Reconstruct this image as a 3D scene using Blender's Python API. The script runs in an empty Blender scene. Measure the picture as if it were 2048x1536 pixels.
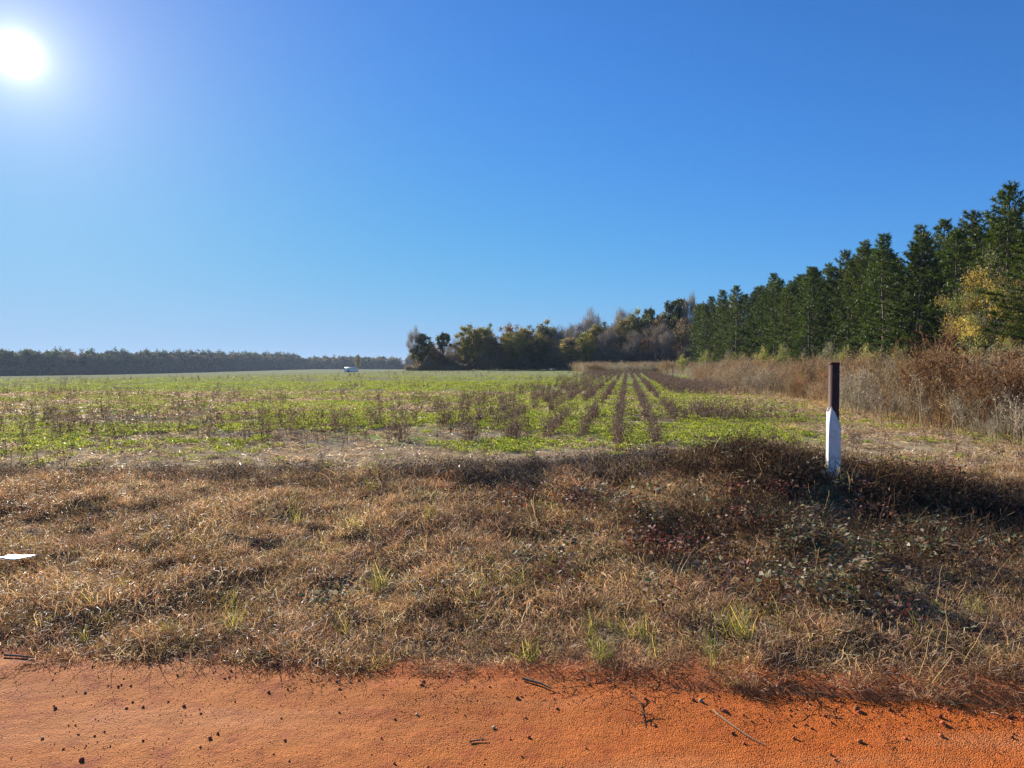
import bpy, math, random
import numpy as np
from mathutils import Vector, Euler

rng = np.random.default_rng(7)
random.seed(7)
sc = bpy.context.scene
COL = sc.collection

# ------------------------------------------------------------------ camera
EYE = 1.65
FPX = 1365.0                                   # focal length in pixels of the 2048 px wide photograph
PITCH = math.atan(30.0 / FPX)                  # horizon a little above the middle
cam_d = bpy.data.cameras.new("camera")
cam_d.lens = 24.0
cam_d.sensor_width = 36.0
cam_d.clip_start = 0.05
cam_d.clip_end = 6000.0
cam = bpy.data.objects.new("camera", cam_d)
COL.objects.link(cam)
cam.location = (0, 0, EYE)
cam.rotation_euler = (math.pi / 2 - PITCH, 0, 0)
sc.camera = cam

# ------------------------------------------------------------------ light
SUN_DIR = Vector((-989.0, 1379.0, 628.0)).normalized()       # from the ground towards the sun
SUN_EL = math.asin(SUN_DIR.z)
SUN_AZ = math.atan2(SUN_DIR.x, SUN_DIR.y)                    # from +Y towards +X
world = bpy.data.worlds.new("World")
sc.world = world
world.use_nodes = True
wn, wl = world.node_tree.nodes, world.node_tree.links
wn.clear()
w_out = wn.new("ShaderNodeOutputWorld")
w_bg = wn.new("ShaderNodeBackground")
w_sky = wn.new("ShaderNodeTexSky")
w_sky.sky_type = 'NISHITA'
w_sky.sun_disc = False
w_sky.sun_elevation = SUN_EL
w_sky.sun_rotation = SUN_AZ
w_sky.altitude = 0
w_sky.air_density = 1.0
w_sky.dust_density = 0.0
w_sky.ozone_density = 10.0
w_bg.inputs['Strength'].default_value = 0.084
# the sun itself with its bright aureole, fixed in the sky at the sun's own direction
w_tc = wn.new("ShaderNodeTexCoord")
w_dot = wn.new("ShaderNodeVectorMath"); w_dot.operation = 'DOT_PRODUCT'
w_nrm = wn.new("ShaderNodeVectorMath"); w_nrm.operation = 'NORMALIZE'
wl.new(w_tc.outputs['Generated'], w_nrm.inputs[0])
wl.new(w_nrm.outputs[0], w_dot.inputs[0])
w_dot.inputs[1].default_value = SUN_DIR


def wmath(op, a, b=None, c=None):
    n = wn.new("ShaderNodeMath"); n.operation = op
    for i, v in enumerate((a, b, c)):
        if v is None:
            continue
        if isinstance(v, (int, float)):
            n.inputs[i].default_value = v
        else:
            wl.new(v, n.inputs[i])
    return n.outputs[0]


# the sky's brightest part near the horizon is held back as a camera's film would
w_sep = wn.new("ShaderNodeSeparateColor"); wl.new(w_sky.outputs[0], w_sep.inputs[0])
w_com = wn.new("ShaderNodeCombineColor")
for _i, (_a, _p) in enumerate(((2.97, 3.0), (3.69, 3.0), (5.05, 8.0))):
    _c = w_sep.outputs[_i]
    _d = wmath('POWER', wmath('ADD', wmath('POWER', wmath('DIVIDE', _c, _a), _p), 1.0), 1.0 / _p)
    wl.new(wmath('MULTIPLY', wmath('DIVIDE', _c, _d), (0.73, 0.93, 1.0)[_i]), w_com.inputs[_i])
w_ang = wmath('ARCCOSINE', wmath('MINIMUM', w_dot.outputs['Value'], 0.999999))
def lobe(width, amp, pw=1.0):                       # amp * exp(-(angle/width)^pw)
    r = wmath('POWER', wmath('DIVIDE', w_ang, width), pw)
    return wmath('MULTIPLY', wmath('EXPONENT', wmath('MULTIPLY', r, -1.0)), amp)
w_core = wmath('ADD', lobe(0.006, 60.0), lobe(0.026, 7.0, 0.8))
w_wide = lobe(0.22, 1.7, 1.3)
w_c1 = wn.new("ShaderNodeVectorMath"); w_c1.operation = 'SCALE'
w_c1.inputs[0].default_value = (1.0, 0.96, 0.92)
wl.new(w_core, w_c1.inputs['Scale'])
w_c2 = wn.new("ShaderNodeVectorMath"); w_c2.operation = 'SCALE'
w_c2.inputs[0].default_value = (1.0, 0.74, 0.40)
wl.new(w_wide, w_c2.inputs['Scale'])
w_a1 = wn.new("ShaderNodeVectorMath"); w_a1.operation = 'ADD'
w_a2 = wn.new("ShaderNodeVectorMath"); w_a2.operation = 'ADD'
wl.new(w_c1.outputs[0], w_a1.inputs[0]); wl.new(w_c2.outputs[0], w_a1.inputs[1])
wl.new(w_com.outputs[0], w_a2.inputs[0]); wl.new(w_a1.outputs[0], w_a2.inputs[1])
wl.new(w_a2.outputs[0], w_bg.inputs['Color'])
wl.new(w_bg.outputs[0], w_out.inputs['Surface'])

sun_d = bpy.data.lights.new("sun", 'SUN')
sun_d.energy = 5.0
sun_d.angle = math.radians(0.53)
sun_d.color = (1.0, 0.93, 0.82)
sun = bpy.data.objects.new("sun", sun_d)
sun.rotation_euler = SUN_DIR.to_track_quat('Z', 'Y').to_euler()
sun.location = (-20, 30, 30)
COL.objects.link(sun)

sc.view_settings.view_transform = 'Standard'
sc.view_settings.look = 'None'
sc.view_settings.gamma = 1.0
sc.view_settings.exposure = 1.0
sc.render.engine = 'CYCLES'
sc.cycles.max_bounces = 6
sc.cycles.diffuse_bounces = 3
sc.cycles.glossy_bounces = 2
sc.cycles.transmission_bounces = 4
sc.cycles.transparent_max_bounces = 6
sc.cycles.volume_bounces = 0
sc.cycles.use_fast_gi = False
sc.cycles.use_denoising = True
sc.cycles.denoising_prefilter = 'NONE'
sc.cycles.sample_clamp_indirect = 4.0


# ------------------------------------------------------------------ small maths helpers
def sstep(a, b, x):
    t = np.clip((np.asarray(x, float) - a) / (b - a), 0, 1)
    return t * t * (3 - 2 * t)


_perm = np.random.default_rng(3).random((256, 256))


def vnoise(x, y, seed=0):
    x = np.asarray(x, float) + seed * 17.31
    y = np.asarray(y, float) + seed * 9.77
    xi, yi = np.floor(x).astype(int), np.floor(y).astype(int)
    fx, fy = x - xi, y - yi
    fx, fy = fx * fx * (3 - 2 * fx), fy * fy * (3 - 2 * fy)
    a = _perm[xi & 255, yi & 255]; b = _perm[(xi + 1) & 255, yi & 255]
    c = _perm[xi & 255, (yi + 1) & 255]; d = _perm[(xi + 1) & 255, (yi + 1) & 255]
    return (a * (1 - fx) + b * fx) * (1 - fy) + (c * (1 - fx) + d * fx) * fy


def fbm(x, y, seed=0, octv=4):
    v, a, s, t = 0.0, 0.5, 1.0, 0.0
    for o in range(octv):
        v = v + a * vnoise(np.asarray(x) * s, np.asarray(y) * s, seed + o * 3)
        t += a; a *= 0.5; s *= 2.03
    return v / t


def gauss(x, y, cx, cy, sx, sy):
    return np.exp(-((x - cx) / sx) ** 2 - ((y - cy) / sy) ** 2)


# ------------------------------------------------------------------ the lie of the land
ROWA = math.atan(231.0 / FPX)                        # crop rows run 9.6 degrees off the view axis
RU = (math.sin(ROWA), math.cos(ROWA))
RN = (math.cos(ROWA), -math.sin(ROWA))


def road_edge(x):
    x = np.asarray(x, float)
    return 3.56 - 0.10 * np.clip(x, -12, 12) + 0.16 * (fbm(x * 1.3, x * 0 + 3, 5, 4) - 0.5) * 2 - 0.02 * np.clip(x, -12, 12)


def verge_back(x):
    x = np.asarray(x, float)
    return 9.4 + 0.7 * (fbm(x * 0.35, x * 0, 9, 3) - 0.5) * 2 - 0.6 * sstep(2, 7, x)


def height(x, y):
    x = np.asarray(x, float); y = np.asarray(y, float)
    e = road_edge(x)
    # road: almost flat, with loose lumps
    z = 0.012 * (fbm(x * 2.2, y * 2.2, 1, 4) - 0.5) + 0.006 * (fbm(x * 11, y * 11, 2, 2) - 0.5)
    z = z + 0.03 * gauss(x * 0, y, 0, e - 0.15, 1, 0.18) * fbm(x * 1.7, y * 1.7, 12)
    # bank
    bank = sstep(0, 4.3, y - e)
    crest = 0.30 + 0.05 * np.clip(-x / 8, 0, 1)
    z = z + crest * bank
    z = z + (0.018 + 0.035 * sstep(-0.5, 2.0, x)) * sstep(-0.05, 0.14, y - e)
    rough = sstep(0.1, 0.7, y - e) * (1 - sstep(9, 12, y))
    z = z + rough * (0.15 * (fbm(x * 1.5, y * 1.7, 21, 3) - 0.5) + 0.09 * (fbm(x * 4.2, y * 4.2, 25, 2) - 0.5))
    z = z - 0.25 * sstep(7.9, 10.2, y) * sstep(0, 1, bank)
    # mound left of the marker post and the shaded dip below it
    z = z + 0.20 * gauss(x, y, 2.6, 8.0, 0.9, 0.9) + 0.10 * gauss(x, y, 0.8, 8.3, 2.4, 0.6)
    z = z - 0.34 * gauss(x, y, 4.5, 6.2, 1.1, 0.7) + 0.10 * gauss(x, y, 4.4, 7.4, 1.2, 0.5)
    # field: rises very slightly to the wood, falls off to the left, rises again far away
    rise = 1.28 * np.clip((y - 12) / 178.0, 0, 1)
    leftf = np.clip((-x - 8) / 110.0, 0, 1)
    z = z + rise * (1 - leftf)
    z = z - 0.0108 * np.clip(-x - 25, 0, 600) * sstep(20, 160, y) * (1 - sstep(520, 1000, y)) * 1.0
    z = z + leftf * 1.28 * sstep(520, 1000, y)
    z = z + 0.04 * (fbm(x * 0.4, y * 0.4, 31, 3) - 0.5) * sstep(9, 14, y)
    return z


def hz(x, y):
    return float(height(np.array([x]), np.array([y]))[0])


def px2w(px, D, py=None):
    """the world point at depth D below/above pixel (px, py) of the photograph"""
    x = (px - 1024.0) / FPX * D
    if py is None:
        return x, D, hz(x, D)
    return x, D, EYE + (738.0 - py) / FPX * D


# ------------------------------------------------------------------ materials
def new_mat(name):
    m = bpy.data.materials.new(name)
    m.use_nodes = True
    m.node_tree.nodes.clear()
    return m


class NB:
    """a tiny node builder"""
    def __init__(self, m):
        self.t = m.node_tree; self.n = self.t.nodes; self.l = self.t.links
        self.out = self.n.new("ShaderNodeOutputMaterial")

    def node(self, kind, **kw):
        nd = self.n.new(kind)
        for k, v in kw.items():
            setattr(nd, k, v)
        return nd

    def put(self, sock, v):
        if v is None:
            return
        if hasattr(v, 'is_output'):
            self.l.new(v, sock)
        else:
            if sock.type == 'RGBA' and len(v) == 3:
                v = (*v, 1)
            sock.default_value = v

    def math(self, op, a, b=None, c=None, clamp=False):
        nd = self.node("ShaderNodeMath", operation=op, use_clamp=clamp)
        for i, v in enumerate((a, b, c)):
            self.put(nd.inputs[i], v)
        return nd.outputs[0]

    def mix(self, f, a, b, mode='MIX'):
        nd = self.node("ShaderNodeMix", data_type='RGBA', blend_type=mode)
        self.put(nd.inputs[0], f); self.put(nd.inputs[6], a); self.put(nd.inputs[7], b)
        return nd.outputs[2]

    def noise(self, vec, scale, detail=4, rough=0.55, out=0, w=None):
        nd = self.node("ShaderNodeTexNoise")
        self.put(nd.inputs['Vector'], vec)
        nd.inputs['Scale'].default_value = scale
        nd.inputs['Detail'].default_value = detail
        nd.inputs['Roughness'].default_value = rough
        return nd.outputs[out]

    def ramp(self, f, stops):
        nd = self.node("ShaderNodeValToRGB")
        self.put(nd.inputs[0], f)
        cr = nd.color_ramp
        while len(cr.elements) < len(stops):
            cr.elements.new(0.5)
        for e, (p, c) in zip(cr.elements, stops):
            e.position = p
            e.color = (*c, 1) if len(c) == 3 else (c[0],) * 3 + (1,)
        return nd.outputs[0]

    def step(self, f, a, b):
        nd = self.node("ShaderNodeMapRange", interpolation_type='SMOOTHSTEP')
        self.put(nd.inputs[0], f)
        nd.inputs[1].default_value = a; nd.inputs[2].default_value = b
        return nd.outputs[0]

    def pos(self):
        return self.node("ShaderNodeNewGeometry").outputs['Position']

    def scaled(self, v, s, rotz=0.0):
        nd = self.node("ShaderNodeMapping")
        self.put(nd.inputs[0], v)
        nd.inputs['Scale'].default_value = s
        nd.inputs['Rotation'].default_value = (0, 0, rotz)
        return nd.outputs[0]

    def bump(self, h, strength, dist, normal=None):
        nd = self.node("ShaderNodeBump")
        nd.inputs['Strength'].default_value = strength
        nd.inputs['Distance'].default_value = dist
        self.put(nd.inputs['Height'], h)
        if normal is not None:
            self.put(nd.inputs['Normal'], normal)
        return nd.outputs[0]

    def principled(self, col, rough=0.8, normal=None, spec=0.3, metal=0.0):
        nd = self.node("ShaderNodeBsdfPrincipled")
        self.put(nd.inputs['Base Color'], col)
        self.put(nd.inputs['Roughness'], rough)
        nd.inputs['Specular IOR Level'].default_value = spec
        nd.inputs['Metallic'].default_value = metal
        if normal is not None:
            self.put(nd.inputs['Normal'], normal)
        return nd.outputs[0]


def plant_mat(name, tint=(1, 1, 1), transl=0.35, rough=0.6, spec=0.25, vary=0.25, patch=None, tsat=(1.1, 1.0, 0.65)):
    """leaf or stem: colour from the mesh's own 'col', varied per plant and in broad patches over the ground"""
    m = new_mat(name); b = NB(m)
    at = b.node("ShaderNodeAttribute"); at.attribute_name = 'col'
    c = b.mix(1.0, at.outputs['Color'], tint, 'MULTIPLY')
    oi = b.node("ShaderNodeObjectInfo")
    v = b.math('MULTIPLY_ADD', oi.outputs['Random'], 2 * vary, 1 - vary)
    hs = b.node("ShaderNodeHueSaturation")
    b.put(hs.inputs['Color'], c); b.put(hs.inputs['Value'], v)
    h = b.math('MULTIPLY_ADD', b.math('FRACT', b.math('MULTIPLY', oi.outputs['Random'], 7.31)), 0.03, 0.485)
    b.put(hs.inputs['Hue'], h)
    c = hs.outputs[0]
    if patch:
        col2, scale, lo, hi = patch
        f = b.step(b.noise(b.pos(), scale, 3), lo, hi)
        c = b.mix(f, c, b.mix(1.0, c, col2, 'MULTIPLY'))
    p = b.principled(c, rough, spec=spec)
    tr = b.node("ShaderNodeBsdfTranslucent")
    b.put(tr.inputs[0], b.mix(1.0, c, tsat, 'MULTIPLY'))
    mx = b.node("ShaderNodeMixShader")
    mx.inputs[0].default_value = transl
    b.l.new(p, mx.inputs[1]); b.l.new(tr.outputs[0], mx.inputs[2])
    b.l.new(mx.outputs[0], b.out.inputs[0])
    return m


def mat_road():
    m = new_mat("red_clay"); b = NB(m); P = b.pos()
    n1 = b.noise(P, 0.9, 5); n2 = b.noise(P, 7.0, 4); n3 = b.noise(P, 60.0, 3, 0.7)
    c = b.ramp(n1, [(0.3, (0.46, 0.145, 0.028)), (0.55, (0.54, 0.185, 0.040)), (0.75, (0.60, 0.235, 0.062))])
    c = b.mix(b.step(n2, 0.42, 0.75), c, (0.36, 0.095, 0.03))
    c = b.mix(b.math('MULTIPLY', b.step(n3, 0.5, 0.8), 0.5), c, (0.64, 0.28, 0.10))
    # greyer, straw-mixed soil where the road meets the verge, redder fresh clay further along
    sx = b.node("ShaderNodeSeparateXYZ"); b.put(sx.inputs[0], P)
    red = b.step(b.math('ADD', sx.outputs[0], b.math('MULTIPLY', n1, 2.0)), -0.5, 3.0)
    c = b.mix(b.math('MULTIPLY', red, 0.75), c, (0.58, 0.125, 0.012))
    wear = b.noise(b.scaled(P, (0.35, 2.6, 1), 0.11), 1.0, 4)
    c = b.mix(b.math('MULTIPLY', b.step(wear, 0.45, 0.68), 0.40), c, (0.64, 0.29, 0.115))
    c = b.mix(b.math('MULTIPLY', b.step(b.noise(P, 2.7, 5, 0.65), 0.55, 0.75), 0.35), c, (0.33, 0.095, 0.022))
    vo = b.node("ShaderNodeTexVoronoi"); b.put(vo.inputs['Vector'], P); vo.inputs['Scale'].default_value = 170
    vo2 = b.node("ShaderNodeTexVoronoi"); b.put(vo2.inputs['Vector'], P); vo2.inputs['Scale'].default_value = 75
    h = b.math('ADD', b.math('MULTIPLY', vo.outputs['Distance'], -0.5), b.math('MULTIPLY', b.noise(P, 25, 4), 0.8))
    h = b.math('ADD', h, b.math('MULTIPLY', b.step(vo2.outputs['Distance'], 0.35, 0.0), 0.5))
    nr = b.bump(h, 1.0, 0.009)
    nr = b.bump(b.noise(P, 6.0, 4), 0.6, 0.03, nr)
    c = b.mix(1.0, c, (0.90, 0.86, 0.86), 'MULTIPLY')
    b.l.new(b.principled(c, 0.9, nr, 0.15), b.out.inputs[0])
    return m


def mat_soil():
    m = new_mat("thatch_soil"); b = NB(m); P = b.pos()
    n1 = b.noise(P, 1.2, 5); n2 = b.noise(P, 30.0, 4, 0.7)
    c = b.ramp(n2, [(0.3, (0.05, 0.032, 0.02)), (0.55, (0.17, 0.11, 0.065)), (0.75, (0.34, 0.235, 0.14))])
    c = b.mix(b.step(n1, 0.5, 0.7), c, (0.16, 0.07, 0.035))
    sx = b.node("ShaderNodeSeparateXYZ"); b.put(sx.inputs[0], P)
    e_ = b.math('ADD', b.math('MULTIPLY_ADD', sx.outputs[0], 0.12, -3.56), sx.outputs[1])
    e_ = b.math('ADD', e_, b.math('MULTIPLY', b.math('SUBTRACT', n1, 0.5), 0.5))
    e_ = b.math('ADD', e_, b.math('MULTIPLY', b.math('SUBTRACT', 1.0, b.step(sx.outputs[0], -1.5, 1.5)), 0.30))
    c = b.mix(b.math('SUBTRACT', 1.0, b.step(e_, 0.15, 0.55)), c, b.mix(n2, (0.42, 0.10, 0.025), (0.60, 0.19, 0.06)))
    nr = b.bump(b.noise(P, 45.0, 4, 0.7), 1.0, 0.02)
    b.l.new(b.principled(c, 0.95, nr, 0.1), b.out.inputs[0])
    return m


def mat_field():
    m = new_mat("field_ground"); b = NB(m); P = b.pos()
    sx = b.node("ShaderNodeSeparateXYZ"); b.put(sx.inputs[0], P)
    # distance across the crop rows and along them
    pc = b.math('ADD', b.math('MULTIPLY', sx.outputs[0], RN[0]), b.math('MULTIPLY', sx.outputs[1], RN[1]))
    stretch = b.scaled(P, (1.0, 0.25, 1.0), -ROWA * 0)
    n_big = b.noise(P, 0.045, 4)
    n_mid = b.noise(P, 0.35, 5, 0.6)
    n_fine = b.noise(P, 4.0, 5, 0.7)
    n_ff = b.noise(P, 22.0, 4, 0.7)
    wide = b.noise(b.scaled(P, (0.012, 0.06, 1)), 1.0, 4)
    soil = b.ramp(n_ff, [(0.3, (0.24, 0.17, 0.10)), (0.55, (0.42, 0.315, 0.20)), (0.8, (0.54, 0.43, 0.29))])
    dead = b.ramp(n_fine, [(0.3, (0.12, 0.095, 0.075)), (0.5, (0.26, 0.21, 0.155)), (0.75, (0.46, 0.39, 0.29))])
    green = b.ramp(n_fine, [(0.25, (0.10, 0.15, 0.03)), (0.5, (0.23, 0.29, 0.065)), (0.75, (0.40, 0.44, 0.14))])
    g = b.math('ADD', b.math('MULTIPLY', n_mid, 0.55), b.math('MULTIPLY', n_fine, 0.55))
    g = b.math('ADD', g, b.math('MULTIPLY', b.math('SUBTRACT', n_big, 0.5), 0.5))
    gm = b.step(g, 0.50, 0.62)
    c = b.mix(gm, dead, green)
    # sandy headland between verge and first plants
    hl = b.math('ADD', sx.outputs[1], b.math('MULTIPLY', b.math('SUBTRACT', n_mid, 0.5), 7.0))
    c = b.mix(b.math('MULTIPLY', b.math('SUBTRACT', 1.0, b.step(hl, 12.5, 14.8)), 0.85), c, soil)
    # worn track between the crop and the tall weeds
    tr = b.math('MULTIPLY', b.step(pc, 3.4, 4.6), b.math('SUBTRACT', 1.0, b.step(b.math('ADD', sx.outputs[1], 0.0), 60.0, 90.0)))
    c = b.mix(b.math('MULTIPLY', tr, 0.85), c, b.mix(n_fine, (0.30, 0.21, 0.13), (0.42, 0.32, 0.21)))
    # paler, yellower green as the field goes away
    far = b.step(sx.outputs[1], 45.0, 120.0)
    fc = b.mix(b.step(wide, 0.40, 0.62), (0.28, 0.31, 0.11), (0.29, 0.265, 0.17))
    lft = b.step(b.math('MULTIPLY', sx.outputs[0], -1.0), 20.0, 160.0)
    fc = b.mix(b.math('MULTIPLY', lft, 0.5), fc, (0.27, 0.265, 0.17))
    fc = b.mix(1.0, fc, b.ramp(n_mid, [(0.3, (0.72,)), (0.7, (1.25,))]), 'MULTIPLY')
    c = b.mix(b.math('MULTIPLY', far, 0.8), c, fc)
    df = b.node("ShaderNodeBsdfDiffuse"); b.put(df.inputs[0], c); df.inputs[1].default_value = 0.0
    b.put(df.inputs['Normal'], b.bump(b.noise(P, 9.0, 3, 0.6), 0.25, 0.008))
    b.l.new(df.outputs[0], b.out.inputs[0])
    return m


M_ROAD, M_SOIL, M_FIELD = mat_road(), mat_soil(), mat_field()
M_DRY = plant_mat("dry_grass_blades", tint=(1.28, 1.22, 1.06), transl=0.40, rough=0.5, spec=0.35, vary=0.32, patch=((0.55, 0.50, 0.50), 1.6, 0.48, 0.66), tsat=(1.1, 1.0, 0.8))
M_GREEN = plant_mat("green_blades", tint=(1.15, 1.1, 1.1), transl=0.5, rough=0.5, vary=0.25, tsat=(1.1, 1.2, 0.4))
M_VINE = plant_mat("vine_leaves", transl=0.30, rough=0.58, spec=0.22, vary=0.40)
M_STALK = plant_mat("dead_stalks", tint=(1.22, 1.24, 1.22), transl=0.20, rough=0.85, spec=0.1, vary=0.25)
M_WEED = plant_mat("tall_dead_weeds", tint=(1.10, 1.20, 1.08), transl=0.30, rough=0.8, spec=0.15, vary=0.30, patch=((1.06, 0.93, 0.80), 0.25, 0.50, 0.62), tsat=(1.0, 0.97, 0.85))
M_NEEDLE = plant_mat("pine_needles", tint=(1.28, 1.08, 0.74), transl=0.30, rough=0.5, spec=0.3, vary=0.16, tsat=(1.3, 1.2, 0.4))
M_LEAF = plant_mat("tree_leaves", tint=(1.6, 1.5, 1.35), transl=0.42, rough=0.55, spec=0.3, vary=0.15)
M_TWIG = plant_mat("bare_twigs", transl=0.15, rough=0.85, spec=0.1, vary=0.15)
M_CLOD = plant_mat("clay_stones", transl=0.0, rough=0.9, spec=0.1, vary=0.35)


def simple_mat(name, c1, c2, scale, rough=0.8, spec=0.3, bump=0.0, metal=0.0, vec=None):
    m = new_mat(name); b = NB(m)
    tc = b.node("ShaderNodeTexCoord").outputs['Object']
    if vec:
        tc = b.scaled(tc, vec)
    n = b.noise(tc, scale, 5, 0.65)
    c = b.mix(b.step(n, 0.35, 0.65), c1, c2)
    nr = b.bump(n, 0.6, bump) if bump else None
    b.l.new(b.principled(c, rough, nr, spec, metal), b.out.inputs[0])
    return m


M_BARK = simple_mat("pine_bark", (0.10, 0.07, 0.05), (0.24, 0.18, 0.14), 3.0, 0.9, 0.1, 0.02, vec=(3, 3, 0.6))
M_GBARK = simple_mat("grey_bark", (0.12, 0.10, 0.085), (0.27, 0.24, 0.21), 3.0, 0.9, 0.1, 0.02, vec=(3, 3, 0.6))


# ------------------------------------------------------------------ mesh helpers
def make_mesh(name, V, F, mat, colr=None, smooth=False):
    """V n x 3, F m x 3 or m x 4 (or a list of both), colr n x 3"""
    V = np.asarray(V, np.float32)
    Fs = F if isinstance(F, list) else [F]
    Fs = [np.asarray(f, np.int32) for f in Fs if len(f)]
    me = bpy.data.meshes.new(name)
    me.vertices.add(len(V)); me.vertices.foreach_set('co', V.ravel())
    tot = sum(f.size for f in Fs); nf = sum(len(f) for f in Fs)
    me.loops.add(tot); me.loops.foreach_set('vertex_index', np.concatenate([f.ravel() for f in Fs]))
    me.polygons.add(nf)
    sizes = np.concatenate([np.full(len(f), f.shape[1], np.int32) for f in Fs])
    starts = np.concatenate([[0], np.cumsum(sizes)[:-1]]).astype(np.int32)
    me.polygons.foreach_set('loop_start', starts)
    me.polygons.foreach_set('loop_total', sizes)
    if smooth:
        me.polygons.foreach_set('use_smooth', np.ones(nf, bool))
    me.update(calc_edges=True)
    if colr is not None:
        a = me.color_attributes.new('col', 'FLOAT_COLOR', 'POINT')
        cc = np.ones((len(V), 4), np.float32); cc[:, :3] = colr
        a.data.foreach_set('color', cc.ravel())
    if mat is not None:
        me.materials.append(mat)
    return me


def add(name, me, parent=None, loc=None, **props):
    o = bpy.data.objects.new(name, me)
    COL.objects.link(o)
    if parent is not None:
        o.parent = parent
    if loc is not None:
        o.location = loc
    for k, v in props.items():
        o[k] = v
    return o


class Soup:
    """collects strips, tubes and leaves with colours"""
    def __init__(self):
        self.V, self.Q, self.T, self.C, self.n = [], [], [], [], 0

    def put(self, V, C, Q=None, T=None):
        if Q is not None and len(Q):
            self.Q.append(np.asarray(Q) + self.n)
        if T is not None and len(T):
            self.T.append(np.asarray(T) + self.n)
        self.V.append(V); self.C.append(np.broadcast_to(C, V.shape)); self.n += len(V)

    def mesh(self, name, mat):
        F = []
        if self.Q: F.append(np.concatenate(self.Q))
        if self.T: F.append(np.concatenate(self.T))
        return make_mesh(name, np.concatenate(self.V), F, mat, np.concatenate(self.C))

    def strands(self, base, d0, length, w0, w1, col, segs=3, curl=0.3, droop=0.2, r=rng):
        """curved tapering ribbons; all arguments per strand"""
        n = len(base)
        base = np.asarray(base, float); d = np.asarray(d0, float)
        d = d / (np.linalg.norm(d, axis=1, keepdims=True) + 1e-9)
        length = np.broadcast_to(length, (n,)); col = np.broadcast_to(col, (n, 3))
        w0 = np.broadcast_to(w0, (n,)); w1 = np.broadcast_to(w1, (n,))
        side = np.cross(d, r.normal(size=(n, 3)))
        side /= np.linalg.norm(side, axis=1, keepdims=True) + 1e-9
        pts = [base.copy()]; p = base.copy()
        ends = []
        for s in range(segs):
            p = p + d * (length / segs)[:, None]
            pts.append(p.copy())
            d = d + r.normal(size=(n, 3)) * curl
            d[:, 2] -= droop
            d /= np.linalg.norm(d, axis=1, keepdims=True)
        V = np.zeros((n, segs + 1, 2, 3))
        for s in range(segs + 1):
            w = (w0 + (w1 - w0) * s / segs)[:, None] * 0.5
            V[:, s, 0] = pts[s] - side * w
            V[:, s, 1] = pts[s] + side * w
        k = (segs + 1) * 2
        q = []
        for s in range(segs):
            q.append([2 * s, 2 * s + 1, 2 * s + 3, 2 * s + 2])
        Q = (np.arange(n)[:, None, None] * k + np.array(q)[None]).reshape(-1, 4)
        C = np.repeat(col, k, axis=0)
        self.put(V.reshape(-1, 3), C, Q)
        return pts, d

    def leaves(self, cen, size, col, r=rng, aspect=0.55, flat=0.0, fold=0.12):
        """pointed leaves of four triangles-worth: a kite folded along its middle"""
        n = len(cen)
        nrm = r.normal(size=(n, 3)); nrm[:, 2] += flat * 2
        nrm /= np.linalg.norm(nrm, axis=1, keepdims=True)
        u = np.cross(nrm, r.normal(size=(n, 3))); u /= np.linalg.norm(u, axis=1, keepdims=True)
        v = np.cross(nrm, u)
        s = np.broadcast_to(size, (n,))[:, None]
        V = np.zeros((n, 4, 3))
        V[:, 0] = cen - u * s * 0.5
        V[:, 1] = cen + v * s * aspect * 0.5 + nrm * s * fold
        V[:, 2] = cen + u * s * 0.5
        V[:, 3] = cen - v * s * aspect * 0.5 + nrm * s * fold
        i = np.arange(n)[:, None] * 4
        T = np.concatenate([i + [0, 1, 2], i + [0, 2, 3]])
        self.put(V.reshape(-1, 3), np.repeat(np.broadcast_to(col, (n, 3)), 4, axis=0), None, T)

    def tube(self, pts, rad, col, sides=5):
        pts = np.asarray(pts, float); m = len(pts)
        rad = np.broadcast_to(rad, (m,))
        t = np.gradient(pts, axis=0); t /= np.linalg.norm(t, axis=1, keepdims=True) + 1e-9
        ref = np.array([0.31, 0.95, 0.05]) if abs(t[0][2]) > 0.8 else np.array([0, 0, 1.0])
        a = np.cross(t, ref); a /= np.linalg.norm(a, axis=1, keepdims=True) + 1e-9
        bb = np.cross(t, a)
        ang = np.linspace(0, 2 * math.pi, sides, endpoint=False)
        V = pts[:, None] + rad[:, None, None] * (a[:, None] * np.cos(ang)[None, :, None] + bb[:, None] * np.sin(ang)[None, :, None])
        Q = []
        for i in range(m - 1):
            for j in range(sides):
                k = (j + 1) % sides
                Q.append([i * sides + j, i * sides + k, (i + 1) * sides + k, (i + 1) * sides + j])
        self.put(V.reshape(-1, 3), col, np.array(Q))


def proto(name, me):
    return bpy.data.objects.new(name, me)        # not linked to the scene: only a source of geometry


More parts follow.
